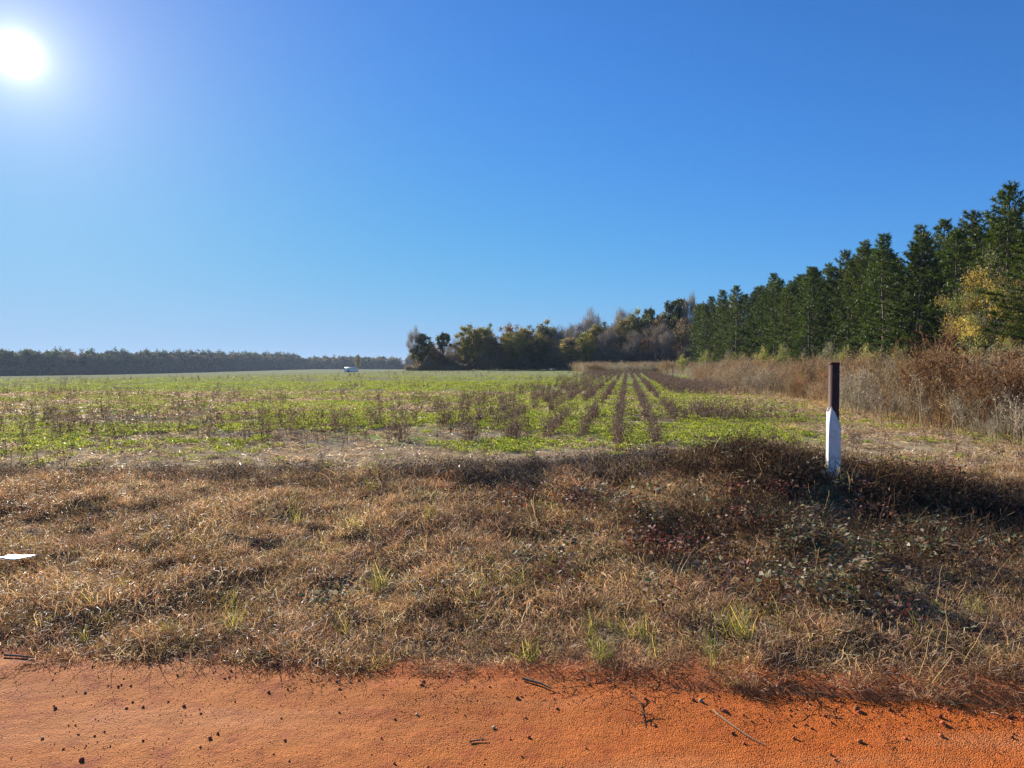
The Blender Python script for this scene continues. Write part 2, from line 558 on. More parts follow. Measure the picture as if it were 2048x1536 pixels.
def scatter(name, pts, variants, scl, rot=None, label=None, cat=None, kind='stuff', idx=None):
    """one object of uncountable growth: geometry-node instances of small meshes on points"""
    pts = np.asarray(pts, np.float32); n = len(pts)
    me = bpy.data.meshes.new(name)
    me.vertices.add(n); me.vertices.foreach_set('co', pts.ravel())
    if rot is None:
        rot = np.zeros((n, 3), np.float32); rot[:, 2] = rng.random(n) * 6.283
        rot[:, 0] = rng.normal(size=n) * 0.10; rot[:, 1] = rng.normal(size=n) * 0.10
    a = me.attributes.new('rot', 'FLOAT_VECTOR', 'POINT'); a.data.foreach_set('vector', np.asarray(rot, np.float32).ravel())
    s3 = np.asarray(scl, np.float32)
    if s3.ndim == 1:
        s3 = np.repeat(s3[:, None], 3, axis=1)
    a = me.attributes.new('scl', 'FLOAT_VECTOR', 'POINT'); a.data.foreach_set('vector', s3.ravel())
    if idx is None:
        idx = rng.integers(0, len(variants), n)
    a = me.attributes.new('idx', 'INT', 'POINT'); a.data.foreach_set('value', np.asarray(idx, np.int32))
    me.update()
    o = add(name, me)
    ng = bpy.data.node_groups.new(name + "_nodes", 'GeometryNodeTree')
    ng.interface.new_socket("Geometry", in_out='INPUT', socket_type='NodeSocketGeometry')
    ng.interface.new_socket("Geometry", in_out='OUTPUT', socket_type='NodeSocketGeometry')
    N, L = ng.nodes, ng.links
    gi = N.new('NodeGroupInput'); go = N.new('NodeGroupOutput')
    iop = N.new('GeometryNodeInstanceOnPoints')
    jn = N.new('GeometryNodeJoinGeometry')
    for v in reversed(variants):
        oi = N.new('GeometryNodeObjectInfo'); oi.inputs['Object'].default_value = v
        oi.inputs['As Instance'].default_value = False
        g2 = N.new('GeometryNodeGeometryToInstance')
        L.new(oi.outputs['Geometry'], g2.inputs[0]); L.new(g2.outputs[0], jn.inputs[0])
    def attr(nm, t):
        nd = N.new('GeometryNodeInputNamedAttribute'); nd.data_type = t
        nd.inputs['Name'].default_value = nm
        return nd.outputs['Attribute']
    L.new(gi.outputs[0], iop.inputs['Points'])
    L.new(jn.outputs[0], iop.inputs['Instance'])
    iop.inputs['Pick Instance'].default_value = True
    L.new(attr('idx', 'INT'), iop.inputs['Instance Index'])
    L.new(attr('rot', 'FLOAT_VECTOR'), iop.inputs['Rotation'])
    L.new(attr('scl', 'FLOAT_VECTOR'), iop.inputs['Scale'])
    L.new(iop.outputs[0], go.inputs[0])
    md = o.modifiers.new("scatter", 'NODES'); md.node_group = ng
    o['kind'] = kind
    if label: o['label'] = label
    if cat: o['category'] = cat
    return o


def pal(cols, n, jit=0.15, r=rng, w=None):
    cols = np.asarray(cols, float)
    c = cols[r.choice(len(cols), n, p=w)]
    return np.clip(c * (1 + r.normal(size=(n, 1)) * jit), 0.004, 0.9)


# ------------------------------------------------------------------ ground sheets
def xs_samples():
    x, s, out = 0.0, 0.035, [0.0]
    while x < 1600:
        if x > 5: s *= 1.045
        x += s; out.append(x)
    out = np.array(out)
    return np.concatenate([-out[:0:-1], out])


XS = xs_samples()


def sheet(name, y0, y1, ts, mat, **props):
    """a strip of ground between the curves y0(x) and y1(x), sampled at the fractions ts"""
    a, b_ = y0(XS), y1(XS)
    X = np.repeat(XS[None], len(ts), 0)
    Y = a[None] + (b_ - a)[None] * ts[:, None]
    Z = height(X, Y)
    nx, ny = len(XS), len(ts)
    V = np.stack([X, Y, Z], -1).reshape(-1, 3)
    i, j = np.meshgrid(np.arange(nx - 1), np.arange(ny - 1))
    k = (j * nx + i).ravel()
    F = np.stack([k, k + 1, k + nx + 1, k + nx], 1)
    return add(name, make_mesh(name, V, F, mat, smooth=True), kind='structure', **props)


ROAD_NEAR = -7.0
t_r = np.concatenate([np.linspace(0, 0.75, 12), np.linspace(0.75, 1, 80)[1:]])
sheet("dirt_road", lambda x: x * 0 + ROAD_NEAR, road_edge, t_r, M_ROAD, label="orange red clay dirt road")
sheet("verge_ground", road_edge, verge_back, np.linspace(0, 1, 120), M_SOIL, label="soil of the grassy roadside bank")
yy, s, L_ = 0.0, 0.06, [0.0]
while yy < 1900:
    s *= 1.05; yy += s; L_.append(yy)
L_ = np.array(L_); L_ /= L_[-1]
sheet("field_ground", verge_back, lambda x: x * 0 + 1800.0, L_, M_FIELD, label="green and tan crop field")
sheet("ground_behind_road", lambda x: x * 0 - 1500.0, lambda x: x * 0 + ROAD_NEAR, np.linspace(0, 1, 30) ** 0.2, M_FIELD, label="field on the near side of the road")


def frustum_pts(n, y0, y1, margin=2.0, xlim=None, r=rng):
    """points evenly spread over the ground one can see between two depths"""
    out = np.zeros((0, 2))
    while len(out) < n:
        y = np.sqrt(r.random(n) * (y1 ** 2 - y0 ** 2) + y0 ** 2) if y0 > 6 else r.uniform(y0, y1, n)
        m = 0.78 * y1 + margin
        x = r.uniform(-m, m, n)
        y = r.uniform(y0, y1, n)
        ok = np.abs(x) < 0.78 * y + margin
        out = np.concatenate([out, np.stack([x, y], 1)[ok]])
    return out[:n]


def with_z(p, dz=0.0):
    return np.column_stack([p, height(p[:, 0], p[:, 1]) + dz])


def rowp(p):
    return p[:, 0] * RN[0] + p[:, 1] * RN[1]


# ------------------------------------------------------------------ grass of the bank
DRYC = [(0.50, 0.34, 0.20), (0.38, 0.25, 0.14), (0.28, 0.17, 0.095), (0.62, 0.47, 0.29), (0.19, 0.12, 0.07), (0.44, 0.33, 0.14), (0.50, 0.36, 0.11), (0.23, 0.24, 0.09)]


def grass_clump(seed, n=46, rad=0.10, h=(0.05, 0.15), cols=DRYC, lean=1.3, curl=0.5, droop=0.28, w=0.0040, mat=M_DRY, name="tuft"):
    r = np.random.default_rng(seed); s = Soup()
    a = r.random(n) * 6.283; q = np.sqrt(r.random(n)) * rad
    base = np.stack([np.cos(a) * q, np.sin(a) * q, r.random(n) * -0.01], 1)
    d = np.stack([np.cos(a), np.sin(a), np.zeros(n)], 1) * (q / rad)[:, None] * lean * 0.5
    d += r.normal(size=(n, 3)) * lean * 0.45; d[:, 2] = np.abs(d[:, 2]) * 0.3 + 1.0
    s.strands(base, d, r.uniform(*h, n) * 1.25, w, w * 0.35, pal(cols, n, 0.38, r), 4, curl, droop, r)
    return proto(name, s.mesh(name, mat))


dry_v = [grass_clump(i, n=50, h=(0.035, 0.12)) for i in range(5)]
mat_v = [grass_clump(20 + i, n=60, rad=0.13, h=(0.04, 0.12), lean=2.2, curl=0.6, droop=0.35,
                     cols=[(0.52, 0.41, 0.28), (0.38, 0.28, 0.18), (0.27, 0.185, 0.12), (0.62, 0.52, 0.38)]) for i in range(4)]
redbrown_v = [grass_clump(30 + i, n=55, rad=0.11, h=(0.05, 0.13), cols=[(0.42, 0.255, 0.16), (0.32, 0.185, 0.12), (0.50, 0.33, 0.215), (0.22, 0.14, 0.095)]) for i in range(3)]
green_v = [grass_clump(40 + i, n=30, rad=0.07, h=(0.07, 0.20), lean=0.6, curl=0.18, droop=0.12, w=0.0045, mat=M_GREEN,
                       cols=[(0.10, 0.14, 0.035), (0.14, 0.17, 0.05), (0.26, 0.24, 0.09), (0.34, 0.25, 0.13), (0.40, 0.30, 0.17)]) for i in range(4)]

P = frustum_pts(24000, 3.0, 9.9, 2.5)
e = P[:, 1] - road_edge(P[:, 0])
edge_n = fbm(P[:, 0] * 3, P[:, 1] * 3, 41, 3)
keep = (e > 0.02 + (edge_n - 0.42) * 0.55) & (P[:, 1] < verge_back(P[:, 0]) + 0.6 * (edge_n - 0.5))
P = P[keep]; e = e[keep]
clump = fbm(P[:, 0] * 1.3, P[:, 1] * 1.3, 44, 3)
kindn = fbm(P[:, 0] * 0.7, P[:, 1] * 0.7, 47, 3)
idx = np.where(kindn + rng.normal(size=len(P)) * 0.08 > 0.53, rng.integers(5, 9, len(P)), rng.integers(0, 5, len(P)))
far_v = (P[:, 1] > 6.0 + rng.normal(size=len(P)) * 0.5) & (P[:, 0] < 1.0 + rng.normal(size=len(P)) * 0.7)
idx = np.where(far_v & (rng.random(len(P)) < 0.65), rng.integers(9, 12, len(P)), idx)
scl = (0.55 + 0.85 * clump) * np.clip(0.55 + e * 1.2 + 0.3 * (P[:, 0] < -0.5), 0.5, 1.0) * rng.uniform(0.75, 1.3, len(P))
scatter("dry_grass", with_z(P, -0.01), dry_v + mat_v + redbrown_v, scl,
        label="matted tan and brown dry grass covering the roadside bank", cat="grass")

P = frustum_pts(9000, 3.0, 9.3, 2.5)
e = P[:, 1] - road_edge(P[:, 0])
gp = fbm(P[:, 0] * 0.9, P[:, 1] * 0.9, 51, 3)
def blob(*bs):
    g = 0
    for (px, D, s) in bs:
        g = g + gauss(P[:, 0], P[:, 1], (px - 1024) / FPX * D, D, s, s * 0.7)
    return g
g_extra = blob((1300, 3.85, 0.35), (1180, 4.1, 0.3), (750, 4.9, 0.15), (950, 4.8, 0.25), (1120, 6.6, 0.2), (1050, 4.9, 0.3), (1440, 3.9, 0.3), (1540, 3.95, 0.3))
keep = (e > 0.05) & ((gp > 0.62) & (rng.random(len(P)) < 0.07) | (rng.random(len(P)) < g_extra * 0.22) | ((e < 1.1) & (rng.random(len(P)) < 0.012)))
P = P[keep]
scatter("green_grass", with_z(P), green_v, rng.uniform(0.45, 0.95, len(P)),
        label="sparse tufts of fresh green grass in the dry bank", cat="grass")

# long bent straw stems
s_v = []
for i in range(4):
    r = np.random.default_rng(60 + i); s = Soup(); n = 5
    b0 = r.normal(size=(n, 3)) * 0.05; b0[:, 2] = 0
    d = r.normal(size=(n, 3)) * 1.1; d[:, 2] = 0.8
    s.strands(b0, d, r.uniform(0.14, 0.36, n), 0.003, 0.0018, pal([(0.60, 0.45, 0.25), (0.48, 0.33, 0.18)], n, 0.1, r), 5, 0.13, 0.16, r)
    s_v.append(proto("straw", s.mesh("straw", M_DRY)))
P = frustum_pts(1500, 3.2, 9.3, 2.0)
e = P[:, 1] - road_edge(P[:, 0])
P = P[(e > 0.1) & (rng.random(len(P)) < 0.10 + 0.35 * sstep(-1.5, 3.0, P[:, 0]))]
scatter("long_straw", with_z(P, 0.03), s_v, rng.uniform(0.6, 1.3, len(P)),
        label="long bent pale straw stems sticking out of the bank", cat="straw")


# ------------------------------------------------------------------ bramble and vine leaves
def vine_clump(seed, cols, n=26, rad=0.13, size=(0.020, 0.050)):
    r = np.random.default_rng(seed); s = Soup()
    a = r.random(n) * 6.283; q = np.sqrt(r.random(n)) * rad
    cen = np.stack([np.cos(a) * q, np.sin(a) * q, 0.05 + r.random(n) * 0.13], 1)
    s.leaves(cen, r.uniform(*size, n), pal(cols, n, 0.2, r), r, 0.62, 1.1, 0.09)
    m = 9
    b0 = r.normal(size=(m, 3)) * 0.05; b0[:, 2] = 0
    d = r.normal(size=(m, 3)); d[:, 2] = 0.9
    s.strands(b0, d, r.uniform(0.15, 0.28, m), 0.004, 0.002, pal([(0.12, 0.05, 0.035), (0.2, 0.13, 0.08)], m, 0.1, r), 3, 0.3, 0.25, r)
    return proto("vine", s.mesh("vine", M_VINE))


vine_g = [vine_clump(70 + i, [(0.10, 0.125, 0.06), (0.15, 0.165, 0.08), (0.08, 0.08, 0.04), (0.32, 0.28, 0.17), (0.22, 0.12, 0.07), (0.42, 0.37, 0.24), (0.28, 0.18, 0.10)]) for i in range(4)]
vine_r = [vine_clump(80 + i, [(0.16, 0.040, 0.03), (0.22, 0.07, 0.045), (0.09, 0.035, 0.028), (0.32, 0.21, 0.15), (0.26, 0.13, 0.09)]) for i in range(3)]
P = frustum_pts(9500, 3.2, 9.0, 2.0)
e = P[:, 1] - road_edge(P[:, 0])
vp = fbm(P[:, 0] * 1.5, P[:, 1] * 1.8, 63, 3)
dens = 0.55 * sstep(-0.6, 2.4, P[:, 0] + (vp - 0.5) * 2) * sstep(0.47, 0.60, vp) * sstep(0.35, 0.60, fbm(P[:, 0] * 4, P[:, 1] * 4, 64, 2)) * sstep(0.55, 1.2, e) * (1 - sstep(7.4, 8.6, P[:, 1]))
dens = dens + 0.62 * sstep(0.38, 0.60, fbm(P[:, 0] * 3.5, P[:, 1] * 4, 65, 2)) * blob((1020, 7.0, 0.45), (960, 7.9, 0.4), (1120, 5.4, 0.3), (1250, 5.2, 0.35), (1500, 5.0, 0.8), (1750, 5.1, 0.8), (1340, 6.6, 0.6),
                    (1950, 6.4, 1.0), (650, 4.55, 0.16), (350, 4.75, 0.10), (545, 4.5, 0.12), (820, 4.5, 0.10), (1600, 4.3, 0.25), (1640, 7.5, 0.6))
keep = (e > 0.1) & (rng.random(len(P)) < dens * 0.9)
P = P[keep]
redf = fbm(P[:, 0] * 1.1, P[:, 1] * 1.1, 66, 2) + 0.4 * gauss(P[:, 0], P[:, 1], -0.1, 7.2, 0.7, 0.8) + rng.normal(size=len(P)) * 0.05
idx = np.where(redf > 0.58, rng.integers(4, 7, len(P)), rng.integers(0, 4, len(P)))
scatter("bramble_vines", with_z(P, 0.01), vine_g + vine_r, rng.uniform(0.65, 1.25, len(P)), idx=idx,
        label="low bramble vines with dark green and reddish leaves on the bank", cat="vines")


# dark tangle of dead vines along the crest, brown scrub round the post
def tangle(seed, cols, n=70, rad=0.22, hgt=0.16, L=(0.12, 0.3), w=0.004):
    r = np.random.default_rng(seed); s = Soup()
    a = r.random(n) * 6.283; q = np.sqrt(r.random(n)) * rad
    b0 = np.stack([np.cos(a) * q, np.sin(a) * q, r.random(n) * hgt * (1 - (q / rad) ** 2)], 1)
    d = r.normal(size=(n, 3)); d[:, 2] = d[:, 2] * 0.5 + 0.35
    s.strands(b0, d, r.uniform(*L, n), w, w * 0.5, pal(cols, n, 0.2, r), 4, 0.5, 0.18, r)
    k = n // 2
    c = b0[:k] + r.normal(size=(k, 3)) * 0.05; c[:, 2] = np.abs(c[:, 2]) + 0.03
    s.leaves(c, r.uniform(0.015, 0.04, k), pal(cols, k, 0.25, r), r, 0.5, 0.3, 0.2)
    return proto("tangle", s.mesh("tangle", M_STALK))


GREYV = [(0.14, 0.11, 0.10), (0.08, 0.06, 0.055), (0.26, 0.215, 0.19), (0.05, 0.035, 0.03)]
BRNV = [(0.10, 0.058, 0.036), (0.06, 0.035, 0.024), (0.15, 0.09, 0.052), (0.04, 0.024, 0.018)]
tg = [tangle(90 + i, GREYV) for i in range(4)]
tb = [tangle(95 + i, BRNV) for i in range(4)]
P = frustum_pts(9000, 6.6, 10.5, 2.0)
tn = fbm(P[:, 0] * 0.9, P[:, 1] * 0.9, 71, 3)
band = gauss(P[:, 0] * 0, P[:, 1], 0, 8.7, 1, 0.75)
dens = band * (0.12 + 0.8 * sstep(-2.6, 0.3, P[:, 0])) * sstep(0.36, 0.5, tn) * (1 - sstep(2.8, 3.8, P[:, 0])) + 0.12 * band * (P[:, 0] < -2)
keep = rng.random(len(P)) < dens * 0.9
Pg = P[keep]
scatter("dead_vine_tangle", with_z(Pg, -0.01), tg, rng.uniform(0.55, 1.15, len(Pg)),
        label="grey tangle of dead vines along the top of the bank", cat="dead vines")
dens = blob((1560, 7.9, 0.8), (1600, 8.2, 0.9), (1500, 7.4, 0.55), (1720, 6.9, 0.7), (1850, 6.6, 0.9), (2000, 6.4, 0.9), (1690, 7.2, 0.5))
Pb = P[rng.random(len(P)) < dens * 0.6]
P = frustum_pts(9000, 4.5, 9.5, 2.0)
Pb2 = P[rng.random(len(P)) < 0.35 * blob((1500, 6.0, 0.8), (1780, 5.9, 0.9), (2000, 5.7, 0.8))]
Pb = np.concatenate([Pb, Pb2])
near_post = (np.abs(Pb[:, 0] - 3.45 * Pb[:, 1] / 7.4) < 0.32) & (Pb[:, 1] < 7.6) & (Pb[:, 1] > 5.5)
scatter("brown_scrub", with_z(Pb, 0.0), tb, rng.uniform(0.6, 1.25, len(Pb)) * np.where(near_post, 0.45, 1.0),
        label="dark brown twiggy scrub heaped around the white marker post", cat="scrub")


# ------------------------------------------------------------------ field growth
def weed_green(seed, n=56, rad=0.13, h=(0.02, 0.07), cols=None):
    r = np.random.default_rng(seed); s = Soup()
    a = r.random(n) * 6.283; q = np.sqrt(r.random(n)) * rad
    c = np.stack([np.cos(a) * q, np.sin(a) * q, r.uniform(*h, n)], 1)
    cols = cols or [(0.20, 0.26, 0.04), (0.29, 0.35, 0.06), (0.13, 0.18, 0.03), (0.37, 0.40, 0.09), (0.32, 0.27, 0.12)]
    s.leaves(c, r.uniform(0.02, 0.048, n), pal(cols, n, 0.22, r), r, 0.45, 0.4, 0.15)
    return proto("weed", s.mesh("weed", M_GREEN))


def litter(seed, n=30, rad=0.16):
    r = np.random.default_rng(seed); s = Soup()
    b0 = r.normal(size=(n, 3)) * rad * 0.6; b0[:, 2] = r.random(n) * 0.02
    d = r.normal(size=(n, 3)); d[:, 2] = np.abs(d[:, 2]) * 0.25
    s.strands(b0, d, r.uniform(0.05, 0.16, n), 0.007, 0.005, pal([(0.42, 0.33, 0.23), (0.25, 0.18, 0.12), (0.14, 0.10, 0.08), (0.55, 0.46, 0.34)], n, 0.15, r), 2, 0.2, 0.1, r)
    return proto("litter", s.mesh("litter", M_DRY))


DULLW = [(0.27, 0.30, 0.13), (0.33, 0.33, 0.18), (0.20, 0.21, 0.11), (0.36, 0.31, 0.20), (0.24, 0.30, 0.09)]
wg = [weed_green(100 + i) for i in range(5)] + [weed_green(106 + i, cols=DULLW) for i in range(4)]
lt = [litter(110 + i) for i in range(4)]


def green_mask(P):
    x, y = P[:, 0], P[:, 1]
    p = rowp(P)
    n = 0.6 * fbm(x * 0.35, y * 0.35, 81, 4) + 0.4 * fbm(x * 1.3, y * 1.3, 83, 3) + 0.35 * (fbm(x * 0.05, y * 0.05, 85, 3) - 0.5)
    g = sstep(0.38, 0.54, n) * (1 - 0.35 * sstep(5, 25, -x))
    g = np.maximum(g, 0.9 * sstep(1.2, 1.8, p) * (1 - sstep(3.0, 3.8, p)) * sstep(14.5, 17, y))
    hl = y + (fbm(x * 0.3, y * 0.3, 88, 3) - 0.5) * 4
    g = g * (0.06 + 0.94 * sstep(13.3, 15.4, hl + 1.8 * sstep(4, 9, -x)))
    g = g * (1 - 0.80 * sstep(3.4, 5.4, p))
    return g


Ps, Ss = [], []
for (y0, y1, n, s0) in ((9.6, 20, 16000, 1.0), (20, 36, 16000, 1.25), (36, 64, 14000, 1.6), (64, 100, 5000, 2.0)):
    P = frustum_pts(n, y0, y1, 3)
    P = P[(rng.random(len(P)) < green_mask(P)) & (P[:, 0] > -0.8 * y1)]
    Ps.append(P); Ss.append(rng.uniform(0.7, 1.35, len(P)) * s0)
P = np.concatenate(Ps); S = np.concatenate(Ss)
dull = rng.random(len(P)) < 0.15 + 0.75 * sstep(1.5, 16, -P[:, 0] + 6 * (fbm(P[:, 0] * 0.1, P[:, 1] * 0.2, 86, 2) - 0.5))
scatter("field_weeds", with_z(P), wg, np.column_stack([S, S, np.minimum(S, 1.5)]), idx=np.where(dull, rng.integers(5, 9, len(P)), rng.integers(0, 5, len(P))),
        label="low bright green weeds growing between the crop rows", cat="weeds")
Ps, Ss = [], []
for (y0, y1, n, s0) in ((9.4, 20, 3000, 1.0), (20, 40, 7000, 1.5)):
    P = frustum_pts(n, y0, y1, 3); Ps.append(P); Ss.append(rng.uniform(0.7, 1.3, len(P)) * s0)
P = np.concatenate(Ps); S = np.concatenate(Ss)
scatter("crop_litter", with_z(P), lt, S, label="straw and crop litter lying on the field soil", cat="litter")


def stalk(seed, n=3, h=(0.28, 0.5), cols=None):
    r = np.random.default_rng(seed); s = Soup()
    cols = cols or [(0.13, 0.085, 0.075), (0.09, 0.055, 0.05), (0.20, 0.14, 0.115), (0.28, 0.20, 0.16)]
    b0 = r.normal(size=(n, 3)) * 0.045; b0[:, 2] = -0.01
    d = r.normal(size=(n, 3)) * 0.18; d[:, 2] = 1
    hh = r.uniform(*h, n)
    pts, _ = s.strands(b0, d, hh, 0.013, 0.007, pal(cols, n, 0.15, r), 4, 0.07, 0.0, r)
    pts = np.array(pts)
    m = 24
    k = r.integers(0, n, m); q = r.integers(1, 5, m)
    b1 = pts[q, k]
    d = r.normal(size=(m, 3)); d[:, 2] = np.abs(d[:, 2]) * 0.8 + 0.1
    p2, _ = s.strands(b1, d, r.uniform(0.05, 0.13, m), 0.007, 0.005, pal(cols, m, 0.15, r), 2, 0.2, 0.05, r)
    mm = 26
    k = r.integers(0, m, mm)
    c = p2[-1][k] + r.normal(size=(mm, 3)) * 0.02
    s.leaves(c, r.uniform(0.03, 0.065, mm), pal(cols, mm, 0.2, r), r, 0.45, -0.2, 0.25)
    return proto("stalk", s.mesh("stalk", M_STALK))


st = [stalk(120 + i) for i in range(6)]
thin = [stalk(130 + i, n=4, h=(0.35, 0.6)) for i in range(2)]
pts, scs = [], []
for k in range(0, 120):
    p = 1.35 - 0.78 * k
    tmax = 150 if k < 60 else 90
    step = 0.13 if k < 14 else 0.18
    t = np.arange(12.5, tmax, step)
    t = t + rng.normal(size=len(t)) * 0.05
    x = p * RN[0] + t * RU[0] + rng.normal(size=len(t)) * 0.035
    y = p * RN[1] + t * RU[1]
    gap = fbm(t * 0.55, t * 0 + k * 3.3, 91, 2)
    patch = fbm(x * 0.13, y * 0.22, 95, 3)
    left = sstep(3, 9, -p)
    dn = 0.95 * sstep(0.40, 0.52, gap) * (1 - left) * (0.35 + 0.65 * sstep(0.34, 0.5, patch)) + left * sstep(0.44, 0.58, patch) * 0.18 * sstep(0.3, 0.5, gap)
    # denser standing bands the photograph shows: the end of the rows and a belt at the left
    dn = dn + 0.34 * left * gauss(x * 0, y, 0, 18.0 - 0.15 * x * 0, 1, 3.2) + 0.20 * (1 - left) * sstep(60, 95, y)
    dn = dn * (1 - 0.75 * sstep(30, 60, y) * left)
    front = 14.0 + (fbm(np.full(len(t), k * 1.7), t * 0, 97, 2) - 0.5) * 3.0
    dn = dn * np.where(y > front, 1.0, 0.05)
    ok = (rng.random(len(t)) < dn) & (np.abs(x) < 0.78 * y + 3) & (rng.random(len(t)) < np.where(y > 60, 0.5, 1.0))
    pts.append(np.stack([x, y], 1)[ok])
    scs.append(rng.uniform(0.65, 1.15, ok.sum()) * (1 + 0.25 * sstep(50, 100, y[ok])))
P = np.concatenate(pts); S = np.concatenate(scs)
P2 = frustum_pts(1300, 10.2, 16, 2)
P2 = P2[rng.random(len(P2)) < 0.07 + 0.30 * sstep(2, 6, -P2[:, 0]) * sstep(0.45, 0.55, fbm(P2[:, 0] * .5, P2[:, 1] * .5, 99, 2))]
S = np.concatenate([S, rng.uniform(0.4, 0.95, len(P2))]); P = np.concatenate([P, P2])
idx = np.where(rng.random(len(P)) < 0.12, rng.integers(6, 8, len(P)), rng.integers(0, 6, len(P)))
scatter("dead_crop_stalks", with_z(P), st + thin, S, idx=idx,
        label="dead dark brown crop stalks standing in long rows", cat="crop stalks")
print("stalks", len(P))


# ------------------------------------------------------------------ tall dead weeds
def tallweed(seed, h=1.5, n=7, cols=None, feather=1.0, nb=110):
    r = np.random.default_rng(seed); s = Soup()
    cols = cols or [(0.28, 0.195, 0.145), (0.20, 0.13, 0.095), (0.38, 0.285, 0.215), (0.14, 0.095, 0.07), (0.46, 0.37, 0.28)]
    b0 = r.normal(size=(n, 3)) * 0.16; b0[:, 2] = -0.02
    d = r.normal(size=(n, 3)) * 0.16; d[:, 2] = 1
    pts, _ = s.strands(b0, d, r.uniform(0.65, 1.05, n) * h, 0.014, 0.006, pal(cols, n, 0.15, r), 5, 0.06, 0.0, r)
    pts = np.array(pts)
    k = r.integers(0, n, nb); f = r.uniform(0.35, 1.0, nb) ** 0.8 * 4.999
    i = f.astype(int); fr = (f - i)[:, None]
    b1 = pts[i, k] * (1 - fr) + pts[i + 1, k] * fr
    d = r.normal(size=(nb, 3)); d[:, 2] = np.abs(d[:, 2]) + 0.8
    p2, _ = s.strands(b1, d, r.uniform(0.12, 0.38, nb), 0.008, 0.006, pal(cols, nb, 0.2, r), 3, 0.2, -0.03, r)
    p2 = np.array(p2)
    m = int(150 * feather)
    k = r.integers(0, nb, m); q = r.integers(1, 4, m)
    c = p2[q, k] + r.normal(size=(m, 3)) * 0.025
    s.leaves(c, r.uniform(0.03, 0.075, m), pal(cols, m, 0.25, r), r, 0.5, 0, 0.2)
    return s.mesh("tall_weed", M_WEED)


ORG = [(0.36, 0.215, 0.125), (0.27, 0.15, 0.085), (0.42, 0.28, 0.17), (0.18, 0.10, 0.065)]
PALE = [(0.36, 0.28, 0.22), (0.26, 0.19, 0.15), (0.45, 0.37, 0.29)]
tw = [proto("tw", tallweed(140 + i)) for i in range(4)]
two = [proto("tw", tallweed(150 + i, cols=ORG)) for i in range(3)]
twp = [proto("tw", tallweed(155 + i, cols=PALE, h=1.35)) for i in range(2)]
pp = []
for (t0, t1, dn, pmax) in ((10, 40, 5.0, 6), (10, 40, 2.4, 32), (40, 80, 3.0, 8), (40, 85, 1.5, 30), (80, 175, 1.0, 26)):
    n = int((t1 - t0) * pmax * dn)
    p = 8.0 + rng.random(n) ** 1.15 * pmax; t = rng.uniform(t0, t1, n)
    p = p + (fbm(t * 0.35, t * 0, 101, 3) - 0.5) * 1.6 - 2.5 * sstep(80, 140, t)
    x = p * RN[0] + t * RU[0]; y = p * RN[1] + t * RU[1]
    ok = (x < 37.5) & (x < 0.78 * y + 4) & (y > 10.5)
    pp.append(np.stack([x, y], 1)[ok])
n = 900
p = 8.6 - np.abs(rng.normal(size=n)) * 0.9; t = rng.uniform(10, 90, n)
x = p * RN[0] + t * RU[0]; y = p * RN[1] + t * RU[1]
ok = (y > 13) & (fbm(x * 0.5, y * 0.3, 103, 2) > 0.45) & (p > 5.8)
pp.append(np.stack([x, y], 1)[ok])
P = np.concatenate(pp)
# weeds also close the far end of the crop rows, in front of the wood
n = 2600
q = np.stack([rng.uniform(14, 36, n), rng.uniform(128, 172, n)], 1)
P = np.concatenate([P, q])
n = 900
q = np.stack([rng.uniform(-29, -12, n), rng.uniform(184, 188, n)], 1)
P = np.concatenate([P, q])
kn = fbm(P[:, 0] * 0.22, P[:, 1] * 0.22, 105, 3) + rng.normal(size=len(P)) * 0.07
idx = np.where(kn > 0.57, rng.integers(4, 7, len(P)), rng.integers(0, 4, len(P)))
idx = np.where(kn < 0.40, rng.integers(7, 9, len(P)), idx)
S = rng.uniform(0.65, 1.15, len(P)) * (0.55 + 1.15 * fbm(P[:, 0] * .5, P[:, 1] * .35, 107, 3))
S = S * np.where((rowp(P) < 8.8) & (P[:, 1] < 120), rng.uniform(0.35, 0.9, len(P)), 1.0)
S = np.where((P[:, 1] > 185) & (P[:, 0] < -3), S * 0.85, S)
scatter("tall_dead_weeds", with_z(P), tw + two + twp, S, idx=idx,
        label="dense stand of tall rusty brown dead weeds between track and pines", cat="weeds")
print("weeds", len(P))
# low straggling dry growth on the track and at the weeds' foot
P = frustum_pts(26000, 8.8, 45, 3)
p = rowp(P)
tn = fbm(P[:, 0] * 0.8, P[:, 1] * 0.5, 111, 3)
keep = (p > 3.6) & (p < 9.5) & (rng.random(len(P)) < (0.25 + 0.75 * sstep(5.5, 8.0, p)) * sstep(0.36, 0.55, tn + 0.14 * sstep(6, 8, p)))
P = P[keep]
scatter("track_straw", with_z(P), mat_v + dry_v, rng.uniform(1.0, 2.0, len(P)) * (1 + 0.6 * sstep(15, 40, P[:, 1])),
        label="flattened straw and short dry grass on the worn field track", cat="grass")
# dark stand of bare stems at the right edge of the crop
n = 2600
p = rng.uniform(2.3, 7.0, n); t = rng.uniform(36, 112, n)
keep = (p < 4.6 + 0.5 * np.sin(t * 0.7)) | ((t < 62) & (p > 3.5) & (rng.random(n) < 0.6))
p = p[keep]; t = t[keep]
Pd = np.stack([p * RN[0] + t * RU[0], p * RN[1] + t * RU[1]], 1)
n = 110
c1 = rng.normal(size=(n, 2)) * (0.9, 1.1) + (((1440 - 1024) / FPX) * 20.5, 20.5)
Pd = np.concatenate([Pd, c1])
scatter("dark_bare_stems", with_z(Pd), st + thin, rng.uniform(0.7, 1.25, len(Pd)),
        label="dark patch of bare upright stems beside the green strip", cat="dead stems")


